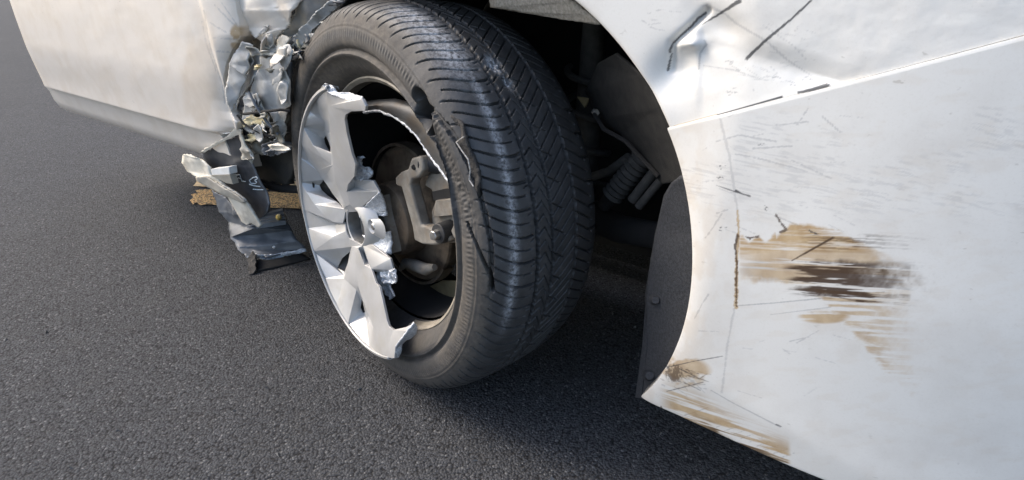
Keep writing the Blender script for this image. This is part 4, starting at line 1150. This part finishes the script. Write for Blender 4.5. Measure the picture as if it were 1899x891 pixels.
# body of the rim centre behind the fracture, and the lug pocket with its nut
mb = MB(); mb.lathe(HB, [(.0, -.036), (.060, -.036), (.066, -.040), (.066, -.060)], -70, 80, n=40); mb.mk('hub_block', cast, T, rim)
mb = MB()
mb.prism([onr(x, y, -.046) for x, y in ((668, 394), (690, 372), (709, 363), (718, 400), (724, 428), (727, 470), (714, 472), (688, 462), (672, 438), (668, 412))], -RIM[3]*.02)
mb.mk('hub_web', cast, T, rim)
ax = RIM[3]
lc = onr(694, 421, -.014)
mb = MB()
n_ = 20; vs = []
for k in range(n_):
    q = 2*math.pi*k/n_
    vs.append(lc - ax*.004 + .0195*(math.cos(q)*RIM[2]) + .020*math.sin(q)*RIM[1] + RIM[1]*.016)
for k in range(n_):
    q = 2*math.pi*k/n_
    vs.append(lc + ax*.004 + .0135*(math.cos(q)*RIM[2]) + .0135*math.sin(q)*RIM[1] - RIM[1]*.004)
for k in range(n_):
    q = 2*math.pi*k/n_
    vs.append(lc - ax*.012 + .0115*(math.cos(q)*RIM[2]) + .0115*math.sin(q)*RIM[1] - RIM[1]*.004)
fs = [(r_*n_ + k, r_*n_ + (k+1) % n_, (r_+1)*n_ + (k+1) % n_, (r_+1)*n_ + k) for r_ in range(2) for k in range(n_)]
fs.append(tuple(2*n_ + k for k in range(n_)))
mb.add(vs, fs); lug = mb.mk('lug_pocket', alloy, T, rim)
mb = MB(); mb.tube([lc - ax*.012, lc + ax*.000, lc + ax*.004], [.0095, .0095, .006], 6); bevel(mb.mk('lug_nut', steel, T, rim), .0012)

# ---------------------------------------------------------------- torn pieces lying at the sill
org = ground_at(470, 470)
G = 'pieces torn off the car by the crash'
D1 = thing('plastic_panel', 'torn dark slate panel with chalked letters, standing under the door corner', 'panel', org, G)
pan = sheet('panel_sheet', [(372, 285, -.020), (404, 266, -.020), (440, 249, -.022), (452, 268, -.026), (459, 290, -.030), (470, 312, -.034), (480, 332, -.040), (492, 356, -.046), (502, 377, -.05), (498, 392, -.05), (484, 404, -.055), (470, 412, -.055), (440, 400, -.050), (420, 372, -.040), (398, 340, -.034), (394, 316, -.030), (382, 305, -.024)],
            slate, D1, thick=.003, cuts=4, amp=.006, freq=16, ragged=.0015, seed=31)
# chalked marks, lying on the panel
from mathutils.bvhtree import BVHTree
bvh = BVHTree.FromPolygons([v.co + Vector(D1.org) for v in pan.data.vertices], [tuple(p.vertices) for p in pan.data.polygons])
mb = MB()
def mark(pts, r=.0012):
    P = []
    for x, y in dens(pts, 4*len(pts)):
        h_ = bvh.ray_cast(Vector(EYE), Vector(ray_of0(x, y)).normalized())
        if h_[0] is not None: P.append(np.array(h_[0]) + CB*.0008)
    if len(P) > 2: mb.tube(P, r, 6)
mark([(435, 331), (438, 326), (445, 324), (447, 330), (449, 336), (456, 337)]); mark([(440, 334), (443, 330), (448, 332)])
mark([(463, 335), (469, 330), (476, 328), (479, 331), (473, 335), (477, 338), (474, 341), (466, 340), (463, 335)])
mark([(463, 342), (473, 345), (483, 346)]); mark([(470, 351), (478, 352), (489, 352)])
mb.mk('chalk_marking', chalk, D1, fix=True)
sheet('white_border', [(371, 283, -.014), (396, 268, -.012), (418, 256, -.010), (428, 246, -.008), (436, 237, -.008), (449, 242, -.012), (447, 250, -.014), (455, 270, -.018), (464, 286, -.020), (463, 293, -.022), (456, 291, -.020), (448, 276, -.018), (446, 262, -.016), (442, 250, -.014), (404, 268, -.014), (378, 284, -.016)],
      cream, D1, thick=.004, cuts=3, amp=.002, freq=30, ragged=.001, seed=32)

D2 = thing('trim_strip', 'broken cream trim strip with a dark inner edge, slanting down over the slate panel', 'trim strip', ground_at(470, 430), G)
sheet('strip_face', [(379, 327, .0), (398, 337, .0), (418, 347, -.004), (436, 358, -.008), (451, 369, -.012), (461, 382, -.016), (470, 396, -.020), (483, 419, -.026), (478, 423, -.026), (466, 414, -.024), (458, 418, -.022), (447, 411, -.020), (434, 388, -.014), (422, 367, -.008), (396, 354, .0), (364, 336, .006), (363, 329, .006)],
      cream, D2, thick=.005, cuts=3, amp=.002, freq=20, ragged=.001, seed=33)
sheet('strip_edge', [(362, 329, .010), (380, 328, .006), (400, 340, .004), (420, 352, .0), (440, 364, -.004), (455, 376, -.010), (450, 378, -.010), (424, 366, -.002), (398, 354, .004), (366, 337, .010)],
      cream_dark, D2, thick=.004, cuts=3, amp=.002, freq=30, ragged=.001, seed=34)
D3 = thing('trim_shard', 'wide cream shard left of the slate panel, above the slanting trim strip', 'trim shard', ground_at(380, 380), G)
sheet('shard_face', [(338, 288, .0), (350, 287, .0), (361, 293, .002), (376, 299, .0), (390, 311, -.004), (394, 325, -.004), (420, 348, -.008), (400, 340, -.004), (379, 328, .002), (361, 327, .004), (346, 318, .0), (336, 302, .0)], cream, D3, thick=.004, cuts=3, amp=.003, freq=20, ragged=.001, seed=35)
bevel(MB().prism([at(391, 314, .0), at(424, 310, -.004), at(426, 324, -.004), at(393, 325, .0)], -CB*.02).mk('clip_block', white_clip, D3), .0015)
MB().prism([at(391, 326, .002), at(426, 325, -.002), at(432, 342, -.006), at(420, 340, -.004)], -CB*.015).mk('clip_tail', cream_dark, D3)

D4 = thing('lamp_housing', 'scuffed grey plastic housing with cooling slats and an amber clip on the asphalt', 'housing', ground_at(500, 470), G)
gz = lambda x, y, z_: ground_at(x, y, z_)
sheet('housing_shell', [(392, 352, .17), (420, 368, .16), (444, 400, .13), (470, 424, .105), (494, 424, .10), (530, 414, .095), (541, 428, .075), (553, 448, .05), (568, 466, .02), (530, 472, .02), (494, 479, .02), (476, 474, .02), (456, 478, .02), (440, 460, .035), (428, 440, .055), (424, 412, .085), (405, 394, .11), (398, 374, .14)],
      smoke, D4, thick=.004, cuts=4, amp=.006, freq=24, ragged=.002, seed=36, where=gz)
sheet('housing_side', [(462, 420, .112), (486, 404, .125), (500, 380, .14), (498, 396, .125), (524, 392, .115), (534, 412, .098), (500, 422, .105)], smoke, D4, thick=.004, cuts=3, amp=.003, freq=30, ragged=.001, seed=37, where=gz)
for k in range(4):
    y0 = 402 + k*6.2
    bevel(MB().prism([gz(484 - k*3, y0 + 1, .118 - k*.004), gz(524 + k*2, y0 - 7, .118 - k*.004), gz(525 + k*2, y0 - 3.5, .118 - k*.004), gz(484 - k*3, y0 + 4.5, .118 - k*.004)], V(0, .004, .012)).mk('slat', smoke, D4), .0008)
mb = MB(); mb.tube([gz(517, 405, .118), gz(517, 402, .128), gz(517, 402, .134)], [.0085, .0075, .004], 14); mb.mk('amber_clip', amber, D4)
mb = MB(); mb.tube([gz(508, 459, .045), gz(508, 458, .055)], [.004, .003], 10); mb.mk('stud', white_clip, D4)
sheet('torn_hem', [(456, 477, .022), (476, 472, .03), (494, 474, .026), (530, 468, .026), (566, 461, .03), (569, 467, .02), (530, 475, .015), (496, 482, .012), (478, 478, .014), (462, 482, .012)], fresh, D4, thick=.003, cuts=4, amp=.004, freq=90, ragged=.003, seed=38, where=gz)
D5 = thing('rubber_scrap', 'black ragged rubber scrap beneath the grey housing', 'scrap', ground_at(466, 505), G)
sheet('rubber_flap', [(458, 480, .022), (468, 466, .04), (474, 478, .03), (474, 500, .012), (470, 508, .004), (460, 510, .003), (461, 494, .012)], ply, D5, thick=.004, cuts=4, amp=.004, freq=60, ragged=.002, seed=39, where=gz)
sheet('rubber_base', [(466, 482, .018), (500, 482, .016), (560, 470, .014), (575, 480, .006), (520, 494, .004), (474, 504, .004)], void, D5, thick=.004, cuts=3, amp=.002, freq=40, ragged=.001, seed=40, where=gz)
